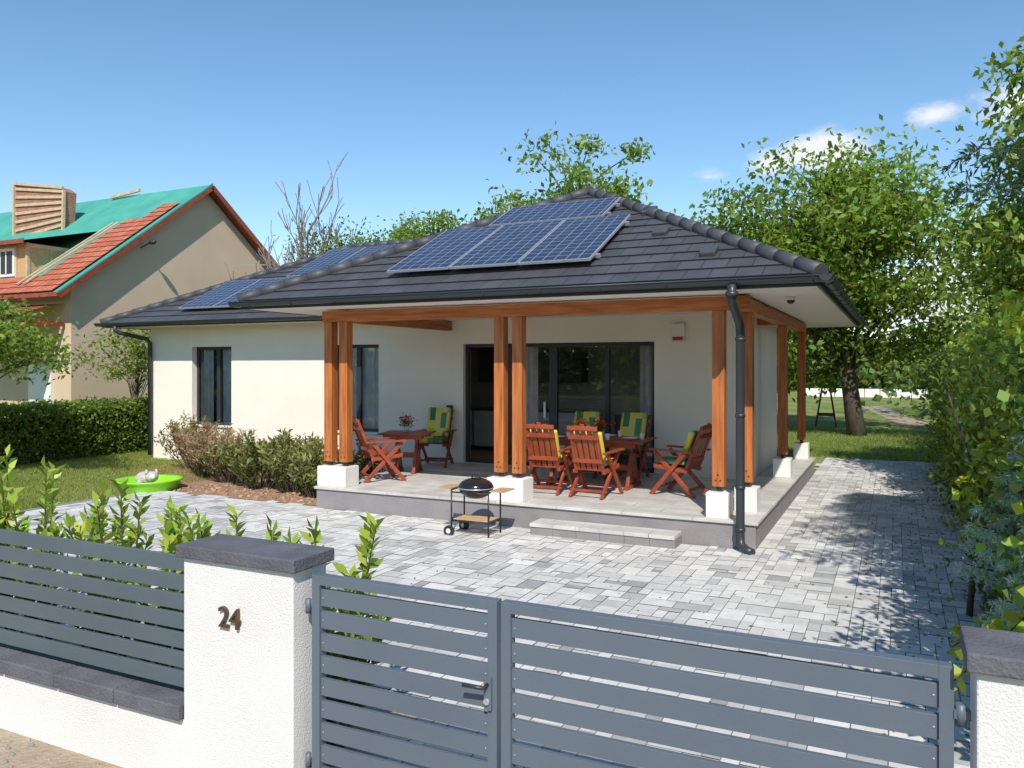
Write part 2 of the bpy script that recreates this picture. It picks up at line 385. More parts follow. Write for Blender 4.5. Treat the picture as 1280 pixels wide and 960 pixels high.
# ------------------------------------------------------------------ house
house=empty('bungalow_house')
WY=13.35; FL=0.35
mb=MB(['wall'])
ops=[(-14.69,-13.47,0.85,2.65),(-10.66,-9.46,0.85,2.65),(-7.5,-3.74,FL,2.63)]
x=-16.06; T=0.3; ZT=3.16
for (a,b,z0,z1) in ops:
    mb.box(x,a,WY,WY+T,-0.1,ZT,'wall'); mb.box(a,b,WY,WY+T,-0.1,z0,'wall'); mb.box(a,b,WY,WY+T,z1,ZT,'wall'); x=b
mb.box(x,-2.12,WY,WY+T,-0.1,ZT,'wall')
mb.box(-16.06,-15.76,WY+T,20.3,-0.1,ZT,'wall')
mb.box(-2.42,-2.12,WY+T,16.1,-0.1,ZT,'wall')
mb.box(-7.0,-2.12,16.1,16.4,-0.1,ZT,'wall')
mb.box(-7.3,-7.0,16.1,20.3,-0.1,ZT,'wall')
mb.box(-15.76,-7.3,20.0,20.3,-0.1,ZT,'wall')
mb.obj('walls',house)
mb=MB(['intwall'])
mb.box(-15.76,-2.42,WY+T,16.1,0.2,FL+0.004,'shelfwood')
mb.box(-15.76,-2.42,WY+T,16.1,2.9,2.95,'intwall')
mb.box(-15.76,-7.3,16.05,16.12,FL,2.9,'intwall')
mb.box(-7.3,-2.42,16.04,16.098,FL,2.9,'intwall')
mb.box(-2.48,-2.423,WY+T,16.04,FL,2.9,'intwall')
mb.box(-9.2,-9.1,WY+T,16.05,FL,2.9,'intwall')
for k in range(4):
    mb.box(-9.1,-8.5,WY+T+0.05+k*0.58,WY+T+0.61+k*0.58,FL+0.1,FL+0.86,'cab')
mb.box(-9.1,-8.46,WY+T+0.03,16.0,FL+0.86,FL+0.9,'shelfwood')
for k in range(4): mb.box(-8.4+k*0.62,-7.81+k*0.62,15.45,16.04,FL+0.1,FL+0.88,'cab')
mb.box(-8.45,-5.9,15.42,16.04,FL+0.88,FL+0.92,'dark')
for k in range(4): mb.box(-8.4+k*0.62,-7.81+k*0.62,15.65,16.04,1.85,2.5,'dark')
mb.lathe([(0.001,0.3),(0.07,0.28),(0.09,0.15),(0.08,0)],(-7.6,15.7,FL+0.92),'red')
mb.lathe([(0.05,0.25),(0.07,0.15),(0.07,0)],(-7.2,15.7,FL+0.92),'white')
mb.box(-5.2,-3.2,15.0,15.9,FL,FL+0.42,'dark'); mb.box(-5.2,-3.2,15.6,15.95,FL+0.42,FL+0.85,'dark')
mb.obj('interior_rooms',house)
def window(a,b,z0,z1,y,mull,name,glassx=None):
    mb=MB(['frame']); fw=0.065
    mb.box(a,b,y,y+0.07,z1-fw,z1,'frame'); mb.box(a,b,y,y+0.07,z0,z0+fw,'frame')
    mb.box(a,a+fw,y,y+0.07,z0+fw,z1-fw,'frame'); mb.box(b-fw,b,y,y+0.07,z0+fw,z1-fw,'frame')
    for m_,w in mull: mb.box(m_-w/2,m_+w/2,y-0.01,y+0.06,z0+fw,z1-fw,'frame')
    g0=a if glassx is None else glassx
    mb.face([(g0+0.02,y+0.033,z0+0.02),(b-0.02,y+0.033,z0+0.02),(b-0.02,y+0.033,z1-0.02),(g0+0.02,y+0.033,z1-0.02)],'glass')
    mb.obj(name,house,0.004)
def curtain(x0,x1,z0,z1,y,name,amp=0.03,fr=42):
    mb=MB(['curtain']); n=max(8,int((x1-x0)*60))
    for i in range(n+1):
        x=x0+(x1-x0)*i/n; yy=y+amp*math.sin(fr*x)+0.008*math.sin(97*x)
        mb.v+=[(x,yy,z0),(x,yy,z1)]
    for i in range(n): mb.f.append((2*i,2*i+2,2*i+3,2*i+1)); mb.m.append(0); mb.sm.append(True)
    mb.obj(name,house)
window(-14.69,-13.47,0.85,2.65,WY+0.14,[(-14.0,0.10)],'window')
window(-10.66,-9.46,0.85,2.65,WY+0.14,[(-10.06,0.10)],'window')
window(-7.5,-3.74,FL,2.63,WY+0.1,[(-6.55,0.08),(-5.66,0.16),(-4.62,0.08)],'sliding_door',-6.6)
curtain(-14.62,-14.25,0.9,2.6,WY+0.26,'curtain'); curtain(-13.95,-13.54,0.9,2.6,WY+0.26,'curtain'); curtain(-10.6,-9.53,0.9,2.6,WY+0.26,'curtain')
curtain(-6.5,-6.1,FL+0.05,2.7,WY+0.38,'curtain'); curtain(-4.1,-3.8,FL+0.05,2.7,WY+0.38,'curtain')
mb=MB(['frame'])
for a,b in ((-14.69,-13.47),(-10.66,-9.46)): mb.box(a-0.03,b+0.03,WY-0.05,WY+0.13,0.82,0.848,'white')
mb.box(-5.83,-5.79,WY+0.04,WY+0.09,1.25,1.55,'panelframe')
mb.obj('window_sills',house)
mb=MB(['slab','riser'])
mb.box(-8.07,-1.5,9.75,WY,-0.1,FL-0.04,'riser'); mb.box(-2.12,-1.5,WY,17.2,-0.1,FL-0.04,'riser')
mb.box(-8.10,-1.47,9.72,WY-0.002,FL-0.04,FL,'slab'); mb.box(-2.118,-1.47,WY,17.2,FL-0.04,FL,'slab')
mb.box(-7.0,-2.12,16.402,17.2,-0.1,FL,'slab')
mb.obj('terrace_slab',house,0.005)
mb=MB(['joint'])
for k in range(6): mb.box(-4.28+k*0.317,-3.966+k*0.317,9.40,9.748,-0.05,0.12,'riser'); mb.box(-4.285+k*0.317,-3.971+k*0.317,9.385,9.748,0.12,0.168,'slab')
mb.obj('terrace_step',house,0.005)
mb=MB(['wood']); bb=MB(['white']); 
posts=[(-7.97,9.97),(-7.68,9.97),(-4.99,9.97),(-4.71,9.97),(-1.97,9.97),(-1.72,10.5),(-1.72,14.05),(-1.72,17.0)]
for (x,y) in posts:
    mb.box(x-0.075,x+0.075,y-0.075,y+0.075,0.72,2.89,'wood')
    bb.box(x-0.03,x+0.03,y-0.03,y+0.03,0.60,0.73,'anth')
    for dx,dz in ((-0.03,0.8),(0.03,0.8),(0.0,0.87)):
        bb.tube([(x+dx,y-0.074,dz),(x+dx,y-0.088,dz)],0.011,'blackm',6)
def blk(x0,x1,y0,y1): bb.box(x0,x1,y0,y1,FL,0.655,'white')
blk(-8.1,-7.56,9.8,10.14); blk(-5.13,-4.57,9.8,10.14); blk(-2.1,-1.83,9.8,10.14); blk(-1.86,-1.58,10.36,10.66); blk(-1.86,-1.58,13.9,14.2); blk(-1.86,-1.58,16.85,17.15)
mb.obj('timber_posts',house,0.006); bb.obj('post_bases',house,0.008)
mb=MB(['woodh'])
mb.box(-8.08,-1.6,9.89,10.05,2.892,3.06,'woodh')
mb.box(-1.80,-1.642,10.052,17.1,2.892,3.06,'woodh')
mb.box(-7.9,-7.74,10.052,WY-0.002,2.892,3.06,'woodh')
mb.box(-2.118,-1.802,13.97,14.13,2.9,3.05,'woodh')
mb.obj('timber_beams',house,0.006)
# roof
S0=0.5
def roof_face(mb,A,B,C,D,k='roof',lift=0.021):
    A,B,C,D=map(Vector,(A,B,C,D)); e=(B-A).normalized(); n=(B-A).cross(D-A).normalized()
    if n.z<0: n=-n
    up=n.cross(e); 
    if up.z<0: up=-up
    Ls=(D-A).dot(up); N=max(1,round(Ls/0.34))
    for i in range(N):
        s0=i/N;s1=(i+1)/N
        a0=A.lerp(D,s0);b0=B.lerp(C,s0);a1=A.lerp(D,s1);b1=B.lerp(C,s1)
        o0=n*lift;o1=n*0.004
        uv=lambda p:((p-A).dot(e)+50,(p-A).dot(up)*(0.34*N/Ls))
        pts=[a0,b0,b1,a1]
        mb.face([a0+o0,b0+o0,b1+o1,a1+o1],k,[uv(p) for p in pts])
        mb.face([a0,b0,b0+o0,a0+o0],k,[uv(a0),uv(b0),uv(b0),uv(a0)])
def hip_line(mb,p0,p1,k='ridge'):
    p0=Vector(p0);p1=Vector(p1);l=(p1-p0).length;n=int(l/0.36);d=(p1-p0)/n
    for i in range(n):
        a=p0+d*i-d*0.08;b=p0+d*(i+1)
        mb.tube([a,b],[0.10,0.083],k,10)
def hip_roof(x0,x1,y0,y1,ze,name,sofz):
    h=min(x1-x0,y1-y0)/2; zt=ze+h*S0
    mb=MB(['roof'])
    if (x1-x0)<(y1-y0): r0=((x0+x1)/2,y0+h,zt); r1=((x0+x1)/2,y1-h,zt)
    else: r0=(x0+h,(y0+y1)/2,zt); r1=(x1-h,(y0+y1)/2,zt)
    a=(x0,y0,ze);b=(x1,y0,ze);c=(x1,y1,ze);d=(x0,y1,ze)
    if (x1-x0)<(y1-y0):
        roof_face(mb,a,b,r0,r0); roof_face(mb,b,c,r1,r0); roof_face(mb,c,d,r1,r1); roof_face(mb,d,a,r0,r1)
        hips=[(a,r0),(b,r0),(c,r1),(d,r1),(r0,r1)]
    else:
        roof_face(mb,a,b,r1,r0); roof_face(mb,b,c,r1,r1); roof_face(mb,c,d,r0,r1); roof_face(mb,d,a,r0,r0)
        hips=[(a,r0),(b,r1),(c,r1),(d,r0),(r0,r1)]
    mb.obj(name,house)
    mb=MB(['ridge'])
    for p,q in hips:
        p=Vector(p)+Vector((0,0,0.03)); q=Vector(q)+Vector((0,0,0.03)); hip_line(mb,p,q)
    mb.obj(name+'_ridge_tiles',house)
    mb=MB(['anth','soffit'])
    mb.box(x0+0.03,x1-0.03,y0+0.03,y1-0.03,sofz,sofz+0.02,'soffit')
    t=0.03
    mb.box(x0+0.01,x1-0.01,y0+0.001,y0+t,sofz-0.012,ze+0.0,'anth'); mb.box(x0+0.01,x1-0.01,y1-t,y1-0.001,sofz-0.012,ze,'anth')
    mb.box(x0+0.001,x0+t,y0+t,y1-t,sofz-0.012,ze,'anth'); mb.box(x1-t,x1-0.001,y0+t,y1-t,sofz-0.012,ze,'anth')
    mb.obj(name+'_soffit',house)
ZE=3.2
hip_roof(-9.1,-0.75,9.2,19.3,ZE,'front_roof',3.085)
hip_roof(-16.9,-4.0,12.7,21.0,ZE+0.004,'main_roof',3.125)
def gutter(mb,p0,p1,out,r=0.068):
    p0=Vector(p0);p1=Vector(p1);o=Vector(out);n=8
    for R,fl in ((r,False),(r-0.008,True)):
        for i in range(n):
            t0=PI*i/n;t1=PI*(i+1)/n
            f=lambda P,t:P+o*(-math.cos(t)*R)+Vector((0,0,-math.sin(t)*R))
            q=[f(p0,t0),f(p1,t0),f(p1,t1),f(p0,t1)]
            mb.face(q if not fl else q[::-1],'anth',smooth=True)
    mb.tube([p0+o*r,p1+o*r],0.011,'anth',6)
    for P in (p0,p1):
        mb.face([P+o*(-math.cos(PI*i/n)*r)+Vector((0,0,-math.sin(PI*i/n)*r)) for i in range(n+1)],'anth')
    dd=(p1-p0).normalized(); l=(p1-p0).length; q=0.4
    while q<l:
        P=p0+dd*q; mb.tube([P+o*(-math.cos(PI*i/6)*(r+0.004))+Vector((0,0,-math.sin(PI*i/6)*(r+0.004))) for i in range(7)],0.006,'anth',4); q+=0.8
mb=MB(['anth']); gz=3.175
gutter(mb,(-9.2,9.12,gz),(-0.6,9.12,gz),(0,-1,0)); gutter(mb,(-0.67,9.0,gz),(-0.67,19.4,gz),(1,0,0))
gutter(mb,(-9.17,9.1,gz),(-9.17,12.6,gz),(-1,0,0)); gutter(mb,(-17,12.62,gz+0.03),(-9.2,12.62,gz+0.03),(0,-1,0)); gutter(mb,(-16.98,12.6,gz+0.03),(-16.98,21,gz+0.03),(-1,0,0))
mb.tube([(-1.66,9.10,3.12),(-1.66,9.10,2.99),(-1.66,9.14,2.92),(-1.66,9.58,2.72),(-1.66,9.64,2.62),(-1.66,9.64,0.2),(-1.65,9.62,0.1),(-1.58,9.56,0.05),(-1.5,9.5,0.035)],0.052,'anth',12)
for z in (2.5,1.6,0.75,0.25): mb.tube([(-1.66,9.64,z),(-1.66,9.64,z+0.04)],0.06,'anth',12)
mb.tube([(-1.66,9.1,2.98),(-1.66,9.1,3.04)],0.07,'anth',12)
mb.tube([(-16.35,12.62,3.14),(-16.35,12.62,3.04),(-16.3,12.7,2.98),(-16.0,13.2,2.85),(-15.98,13.27,2.75),(-15.98,13.27,0.1)],0.05,'anth',10)
mb.obj('gutters_and_downspouts',house)
mb=MB(['ridge'])
def onroof(x,y,y0=9.2,off=0.0): return Vector((x,y,ZE+(y-y0)*S0+off))
for x,y in ((-2.95,10.9),(-3.4,11.9),(-2.1,10.0)):
    p=onroof(x,y); mb.box(-0.1,0.1,-0.14,0.14,0,0.08,'ridge',Matrix.Translation(p)@Matrix.Rotation(math.atan(S0),4,'X'))
mb.obj('roof_vents',house,0.02)
mb=MB(['white']); mb.box(-3.42,-3.2,WY-0.09,WY-0.001,2.62,2.92,'white'); mb.box(-3.40,-3.22,WY-0.1,WY-0.09,2.64,2.70,'red'); mb.obj('alarm_siren',None,0.02)
mb=MB(['frame']); mb.box(-7.82,-7.72,WY-0.1,WY-0.001,1.25,1.45,'frame'); mb.box(-7.79,-7.75,WY-0.06,WY-0.002,0.75,0.83,'white'); mb.obj('wall_lamp',None,0.008)
mb=MB(['white']); mb.tube([(-1.2,10.6,3.085),(-1.2,10.6,3.04)],[0.06,0.055],'white',14); mb.ball((-1.2,10.6,3.035),(0.05,0.05,0.045),'frame'); mb.obj('security_camera')
mb=MB(['white']); mb.tube([(-4.8,11.3,3.085),(-4.8,11.3,3.05)],[0.13,0.12],'white',18); mb.obj('ceiling_lamp')
def panels(name,x0,y0,yb,cols,pw,ph,ebase=ZE):
    th=math.atan(S0); mb=MB(['pv','panelframe'])
    for c in range(cols):
        mt=Matrix.Translation((x0+c*(pw+0.02),y0,ebase+(y0-yb)*S0+0.13))@Matrix.Rotation(th,4,'X')
        mb.box(0,pw,0,ph,-0.02,0.012,'panelframe',mt)
        f=0.022
        P=[mt@Vector(p) for p in ((f,f,0.016),(pw-f,f,0.016),(pw-f,ph-f,0.016),(f,ph-f,0.016))]
        mb.face(P,'pv',[(0,0),(pw-2*f,0),(pw-2*f,ph-2*f),(0,ph-2*f)])
    mt=Matrix.Translation((x0,y0,ebase+(y0-yb)*S0+0.13))@Matrix.Rotation(th,4,'X')
    for yy in (0.25,ph-0.3):
        mb.box(-0.05,cols*(pw+0.02)+0.03,yy,yy+0.04,-0.07,-0.022,'panelframe',mt)
        for q in range(cols*2): mb.box(q*pw/2+0.2,q*pw/2+0.24,yy,yy+0.05,-0.13,-0.07,'panelframe',mt)
    mb.obj(name)
panels('solar_panel_array',-6.75,9.72,9.2,3,1.045,1.96)
panels('solar_panel_array',-6.0,11.53,9.2,1,1.96,1.04)
panels('solar_panel_array',-14.85,13.1,12.7,6,1.045,1.72)
panels('solar_panel_array',-13.1,14.72,12.7,4,1.045,1.95)
# ------------------------------------------------------------------ neighbour house
nb=empty('neighbour_house')
gx=-22.0; xe=-38; ay,az=20.9,8.7; fy,fz=15.1,4.37; ry=26.7
wl,wr=15.75,26.05; sl=(az-fz)/(ay-fy)
mb=MB(['tan'])
def rz(y): return az-abs(y-ay)*sl-0.18
mb.face([(gx-0.35,wl,-0.1),(gx-0.35,wr,-0.1),(gx-0.35,wr,rz(wr)),(gx-0.35,ay,rz(ay)),(gx-0.35,wl,rz(wl))],'tan')
mb.face([(xe,wl,-0.1),(gx-0.35,wl,-0.1),(gx-0.35,wl,rz(wl)),(xe,wl,rz(wl))],'tan')
mb.face([(xe,wr,-0.1),(gx-0.35,wr,-0.1),(gx-0.35,wr,rz(wr)),(xe,wr,rz(wr))],'tan')
mb.obj('walls',nb)
mb=MB(['green','redtile'])
def slope_pt(x,s,off=0): return Vector((x,fy+(ay-fy)*s,fz+(az-fz)*s))+Vector((0,-sl,1)).normalized()*off
mb.face([slope_pt(xe,0),slope_pt(gx,0),slope_pt(gx,1),slope_pt(xe,1)],'green')
mb.face([(xe,ry,fz),(gx,ry,fz),(gx,ay,az),(xe,ay,az)],'green')
mb.obj('roof_membrane',nb)
mb=MB(['redtile'])
def patch(x0,x1,s0,s1,off):
    A=slope_pt(x0,s0,off);B=slope_pt(x1,s0,off);C=slope_pt(x1,s1,off);D=slope_pt(x0,s1,off)
    roof_face(mb,A,B,C,D,'redtile',0.02)
patch(-23.9,gx-0.25,0.0,0.66,0.05); patch(-23.1,gx-0.25,0.66,0.80,0.05); patch(xe,-23.9,0,0.14,0.05)
mb.obj('clay_roof_tiles',nb)
mb=MB(['batten'])
for k in range(2):
    mb.beam(slope_pt(-24.05-k*0.3,0.06,0.12),slope_pt(-24.0-k*0.25,0.62,0.10),0.09,0.04,'batten')
mb.beam(slope_pt(-27.0,0.97,0.1),slope_pt(-25.6,1.0,0.16),0.1,0.1,'batten')
mb.beam((gx+0.02,fy,fz-0.1),(gx+0.02,ay,az-0.1),0.05,0.18,'chair'); mb.beam((gx+0.02,ry,fz-0.1),(gx+0.02,ay,az-0.1),0.05,0.18,'chair')
mb.beam((gx+0.02,fy,fz+0.02),(gx+0.02,ay,az+0.02),0.06,0.05,'green')
mb.beam((xe,fy,fz-0.06),(gx,fy,fz-0.06),0.1,0.12,'chair')
mb.face([(gx-0.35,fy,fz-0.12),(gx,fy,fz-0.12),(gx,ay,az-0.12),(gx-0.35,ay,az-0.12)],'chair'); mb.face([(gx-0.35,ry,fz-0.12),(gx,ry,fz-0.12),(gx,ay,az-0.12),(gx-0.35,ay,az-0.12)],'chair')
# dormer
DX=-24.75; DY=16.0
mb.box(-31,DX,DY,18.2,4.7,6.12,'osb')
mb.box(-31,DX-0.55,DY-0.05,DY-0.002,4.95,6.05,'tan')
for k in range(4):
    x0=-28.6+k*0.83; mb.box(x0,x0+0.76,DY-0.09,DY-0.052,5.08,5.98,'white'); mb.box(x0+0.09,x0+0.67,DY-0.1,DY-0.092,5.17,5.89,'frame'); mb.box(x0+0.355,x0+0.405,DY-0.115,DY-0.102,5.17,5.89,'white')
mb.box(DX-0.08,DX+0.02,DY-0.06,DY+0.04,4.7,6.12,'batten'); mb.box(DX+0.002,DX+0.03,DY+0.04,17.4,5.98,6.1,'batten'); mb.box(DX+0.002,DX+0.03,DY+0.7,DY+0.78,5.3,5.98,'batten')
mb.face([(-31.2,DY-0.35,6.14),(DX+0.3,DY-0.35,6.14),(DX+0.3,18.6,6.9),(-31.2,18.6,6.9)],'green'); mb.face([(-31.2,DY-0.35,6.10),(-31.2,18.6,6.86),(DX+0.3,18.6,6.86),(DX+0.3,DY-0.35,6.10)],'batten')
mb.beam((-31.2,DY-0.36,6.12),(DX+0.3,DY-0.36,6.12),0.04,0.14,'redtile' if False else 'chair')
mb.obj('dormer_and_trim',nb)
mb=MB(['redtile'])
roof_face(mb,(-30,13.6,3.55),(-22.6,13.6,3.55),(-22.6,15.7,4.1),(-30,15.7,4.1),'redtile',0.02)
mb.box(-30,-22.6,13.6,13.68,3.4,3.54,'chair'); mb.box(-22.68,-22.6,13.6,15.7,3.4,3.54,'chair')
mb.box(-22.9,-22.75,13.7,13.85,0,3.5,'white')
mb.obj('porch_roof',nb)
mb=MB(['brick'])
P=[(-30.0,6.6),(-27.3,6.9),(-27.15,8.55),(-27.5,8.75),(-30.0,9.1)]
y=18.9; DD=0.45
def uvp(P): return [(p[0]+60,p[1]) for p in P]
mb.face([(p[0],y,p[1]) for p in P],'brick',uvp(P)); mb.face([(p[0],y+DD,p[1]) for p in P][::-1],'brick',uvp(P[::-1]))
for i in range(5):
    p=P[i];q=P[(i+1)%5]; mb.face([(p[0],y,p[1]),(p[0],y+DD,p[1]),(q[0],y+DD,q[1]),(q[0],y,q[1])],'brick',[(0,p[1]),(1,p[1]),(1,q[1]),(0,q[1])])
for k in range(8):
    mb.beam((-29.95,y-0.03,6.7+k*0.315),(-27.2,y-0.03,7.15+k*0.2),0.05,0.10,'batten')
mb.beam((-30.0,y-0.05,6.6),(-30.0,y-0.05,9.15),0.08,0.12,'batten'); mb.beam((-30.05,y-0.05,9.12),(-27.2,y-0.05,8.68),0.08,0.1,'batten')
mb.beam((-27.2,y-0.05,6.9),(-27.15,y-0.05,8.6),0.08,0.1,'batten')
mb.obj('slatted_gable_stack',nb)
mb=MB(['white']); mb.box(-31,-28.2,wl-0.06,wl-0.001,0.3,2.2,'white'); mb.box(-24.3,-23.2,wl-0.06,wl-0.001,0.9,2.2,'white')
mb.obj('doors',nb)
mb=MB(['panelframe'])
ayy=22.9
mb.beam((gx-0.35,ayy,5.6),(gx+0.3,ayy,5.6),0.03,0.03,'panelframe'); mb.beam((gx+0.3,ayy,5.2),(gx+0.3,ayy,6.2),0.03,0.03,'panelframe')
mb.beam((gx+0.3,ayy-0.9,5.95),(gx+0.3,ayy+0.5,6.1),0.02,0.02,'panelframe')
for k in range(8): mb.beam((gx,ayy-0.85+k*0.17,5.95+k*0.018),(gx+0.6,ayy-0.85+k*0.17,5.95+k*0.018),0.012,0.012,'panelframe')
mb.beam((gx-0.35,18.2,6.1),(gx+0.15,18.2,6.25),0.03,0.03,'frame'); mb.ball((gx+0.2,18.2,6.25),(0.16,0.1,0.08),'frame')
mb.obj('tv_antenna')
# ------------------------------------------------------------------ street fence
def gate_leaf(mb,x0,x1,z0,z1,k,pitch=0.108,sh=0.082):
    y=3.07;t=0.025
    mb.box(x0,x0+0.045,y-t,y+t,z0,z1,k); mb.box(x1-0.045,x1,y-t,y+t,z0,z1,k)
    mb.box(x0+0.045,x1-0.045,y-t,y+t,z1-0.045,z1,k); mb.box(x0+0.045,x1-0.045,y-t,y+t,z0,z0+0.045,k)
    z=z1-0.045-0.022
    while z-sh>z0+0.05:
        mb.box(x0+0.045,x1-0.045,y-0.012,y+0.012,z-sh,z,k)
        for xx in (x0+0.06,x1-0.06):
            mb.tube([(xx,y-0.012,z-sh/2),(xx,y-0.015,z-sh/2)],0.004,'panelframe',6)
        z-=pitch
gE=empty('driveway_gate')
mb=MB(['gate']); gate_leaf(mb,-2.55,-1.545,0.06,1.19,'gate'); mb.obj('pedestrian_leaf',gE,0.003)
mb=MB(['gate']); gate_leaf(mb,-1.525,0.175,0.06,1.19,'gate')
mb.obj('vehicle_leaf',gE,0.003)
mb=MB(['blackm']); mb.box(-1.60,-1.565,3.03,3.044,0.72,0.86,'gate'); mb.tube([(-1.583,3.03,0.83),(-1.583,2.99,0.83),(-1.68,2.985,0.83)],0.009,'anth',8); mb.tube([(-1.583,3.03,0.76),(-1.583,3.018,0.76)],0.014,'panelframe',10)
for z in (0.25,1.0): mb.tube([(0.195,3.05,z),(0.195,3.05,z+0.07)],0.016,'gate',8); mb.box(0.175,0.225,3.04,3.06,z+0.02,z+0.05,'gate')
for z in (0.25,1.0): mb.tube([(-2.575,3.05,z),(-2.575,3.05,z+0.07)],0.014,'gate',8)
mb.obj('latch_and_hinges',gE)
mb=MB(['gfence'])
for k in range(5):
    x1=-3.36-k*1.9; x0=x1-1.88
    y=3.09; 
    mb.box(x0,x0+0.04,y-0.02,y+0.02,0.46,1.19,'gfence'); mb.box(x1-0.04,x1,y-0.02,y+0.02,0.46,1.19,'gfence')
    z=1.19
    while z-0.084>0.44:
        mb.box(x0,x1,y-0.042,y-0.022,z-0.084,z,'gfence'); z-=0.103
mb.obj('slat_fence',None,0.003)
mb=MB(['fencewall']); mb.box(-14,-3.345,2.99,3.2,-0.1,0.36,'fencewall')
for k in range(22):
    x1=-3.345-k*0.5; mb.box(x1-0.495,x1,2.95,3.24,0.36,0.44,'cap')
mb.obj('low_fence_wall',None,0.008)
def pillar(name,x0,x1):
    mb=MB(['fencewall']); mb.box(x0,x1,2.98,3.23,-0.1,1.21,'fencewall'); mb.box(x0-0.03,x1+0.03,2.95,3.26,1.21,1.275,'cap'); return mb.obj(name,None,0.007)
pillar('gate_pillar',-3.34,-2.61); pillar('gate_pillar',0.235,0.95)
tx=bpy.data.curves.new('house_number','FONT'); tx.body='24'; tx.size=0.15; tx.extrude=0.008; tx.offset=0.0
tx.materials.append(M['bronze'])
to=bpy.data.objects.new('house_number',tx); COL.objects.link(to); to.location=(-3.08,2.965,0.89); to.rotation_euler=(PI/2,0,0)
# ------------------------------------------------------------------ furniture
def chair(x,y,rot,cush=0):
    mb=MB(['chair']); w=0.28
    for sx in (-1,1):
        mb.beam((sx*w,0.30,0),(sx*w,-0.24,0.63),0.035,0.06,'chair'); mb.beam((sx*(w-0.04),-0.36,0),(sx*(w-0.04),0.26,0.62),0.035,0.06,'chair')
        mb.beam((sx*(w+0.01),-0.36,0.64),(sx*(w+0.01),0.32,0.655),0.065,0.028,'chair')
        mb.beam((sx*(w-0.045),0.27,0.41),(sx*(w-0.045),-0.25,0.36),0.03,0.05,'chair')
        mb.beam((sx*(w-0.07),-0.2,0.34),(sx*(w-0.09),-0.46,1.0),0.04,0.045,'chair')
    for k in range(6): 
        yy=0.25-k*0.09; mb.beam((-w+0.04,yy,0.435-k*0.009),(w-0.04,yy,0.435-k*0.009),0.07,0.02,'chair')
    for k in range(5):
        xx=(-2+k)*0.088; top=1.05-0.025*abs(k-2)**1.5
        mb.beam((xx,-0.215,0.38),(xx*1.05,-0.215-0.26*(top-0.38)/0.66,top),0.07,0.018,'chair')
    for z in (0.52,0.86,0.99): mb.beam((-w+0.05,-0.235-0.26*(z-0.38)/0.66,z),(w-0.05,-0.235-0.26*(z-0.38)/0.66,z),0.022,0.06,'chair')
    mb.beam((-w,0.2,0.12),(w,0.2,0.12),0.03,0.04,'chair'); mb.beam((-w,-0.27,0.10),(w,-0.27,0.10),0.03,0.04,'chair')
    e=empty('garden_chair'); e.location=(x,y,FL); e.rotation_euler[2]=rot
    mb.obj('wooden_frame',e,0.005)
    if cush:
        mb=MB(['cushion']); mb.box(-0.22,0.22,-0.2,0.27,0.445,0.52,'cushion')
        if cush>1:
            mt=Matrix.Translation((0,-0.15,0.5))@Matrix.Rotation(math.radians(21),4,'X'); hh=0.6 if cush==2 else 0.46
            mb.box(-0.22,0.22,-0.035,0.045,0,hh,'cushion',mt)
        mb.obj('cushion',e,0.025)
    return e
chair(-4.62,10.85,0.05,3); chair(-3.88,10.80,-0.08,3); chair(-2.85,11.45,math.radians(78),3)
chair(-4.78,12.62,PI+0.1,2); chair(-4.0,12.66,PI-0.05,2)
chair(-7.55,10.75,math.radians(-38),0); chair(-7.75,12.72,PI+0.25,2)
def table(x,y,lx,ly,rot,name,h=0.74):
    e=empty(name); e.location=(x,y,FL); e.rotation_euler[2]=rot; mb=MB(['chair'])
    n=int(ly/0.11)
    for k in range(n): 
        y0=-ly/2+k*ly/n; mb.box(-lx/2,lx/2,y0+0.004,y0+ly/n-0.004,h-0.025,h,'chair')
    mb.box(-lx/2+0.08,lx/2-0.08,-ly/2+0.06,-ly/2+0.085,h-0.1,h-0.026,'chair'); mb.box(-lx/2+0.08,lx/2-0.08,ly/2-0.085,ly/2-0.06,h-0.1,h-0.026,'chair')
    for sx in (-1,1):
        xx=sx*(lx/2-0.25); mb.beam((xx,-ly/2+0.12,0.03),(xx,ly/2-0.12,0.03),0.07,0.06,'chair'); mb.beam((xx,-ly/2+0.12,h-0.06),(xx,ly/2-0.12,h-0.06),0.07,0.06,'chair')
        mb.beam((xx,-ly/4,0.04),(xx,0.05,h-0.06),0.05,0.09,'chair'); mb.beam((xx,ly/4,0.04),(xx,-0.05,h-0.06),0.05,0.09,'chair')
    mb.beam((-lx/2+0.25,0,0.3),(lx/2-0.25,0,0.3),0.04,0.09,'chair')
    mb.obj('wooden_table_top_and_legs',e,0.004); return e
table(-4.25,11.72,1.75,0.95,0,'dining_table'); table(-7.7,11.72,0.85,0.75,0.3,'side_table',0.7)
mb=MB(['white'])
for (x,y) in ((-4.75,11.45),(-4.1,11.4),(-3.65,11.7),(-4.7,12.0),(-4.1,12.0)):
    mb.lathe([(0.001,0.003),(0.08,0.003),(0.125,0.02),(0.13,0.022),(0.08,0.0)],(x,y,FL+0.742),'white'); mb.lathe([(0.03,0),(0.036,0.09),(0.032,0.09),(0.028,0.01)],(x+0.17,y+0.05,FL+0.742),'white',12)
mb.obj('tableware')
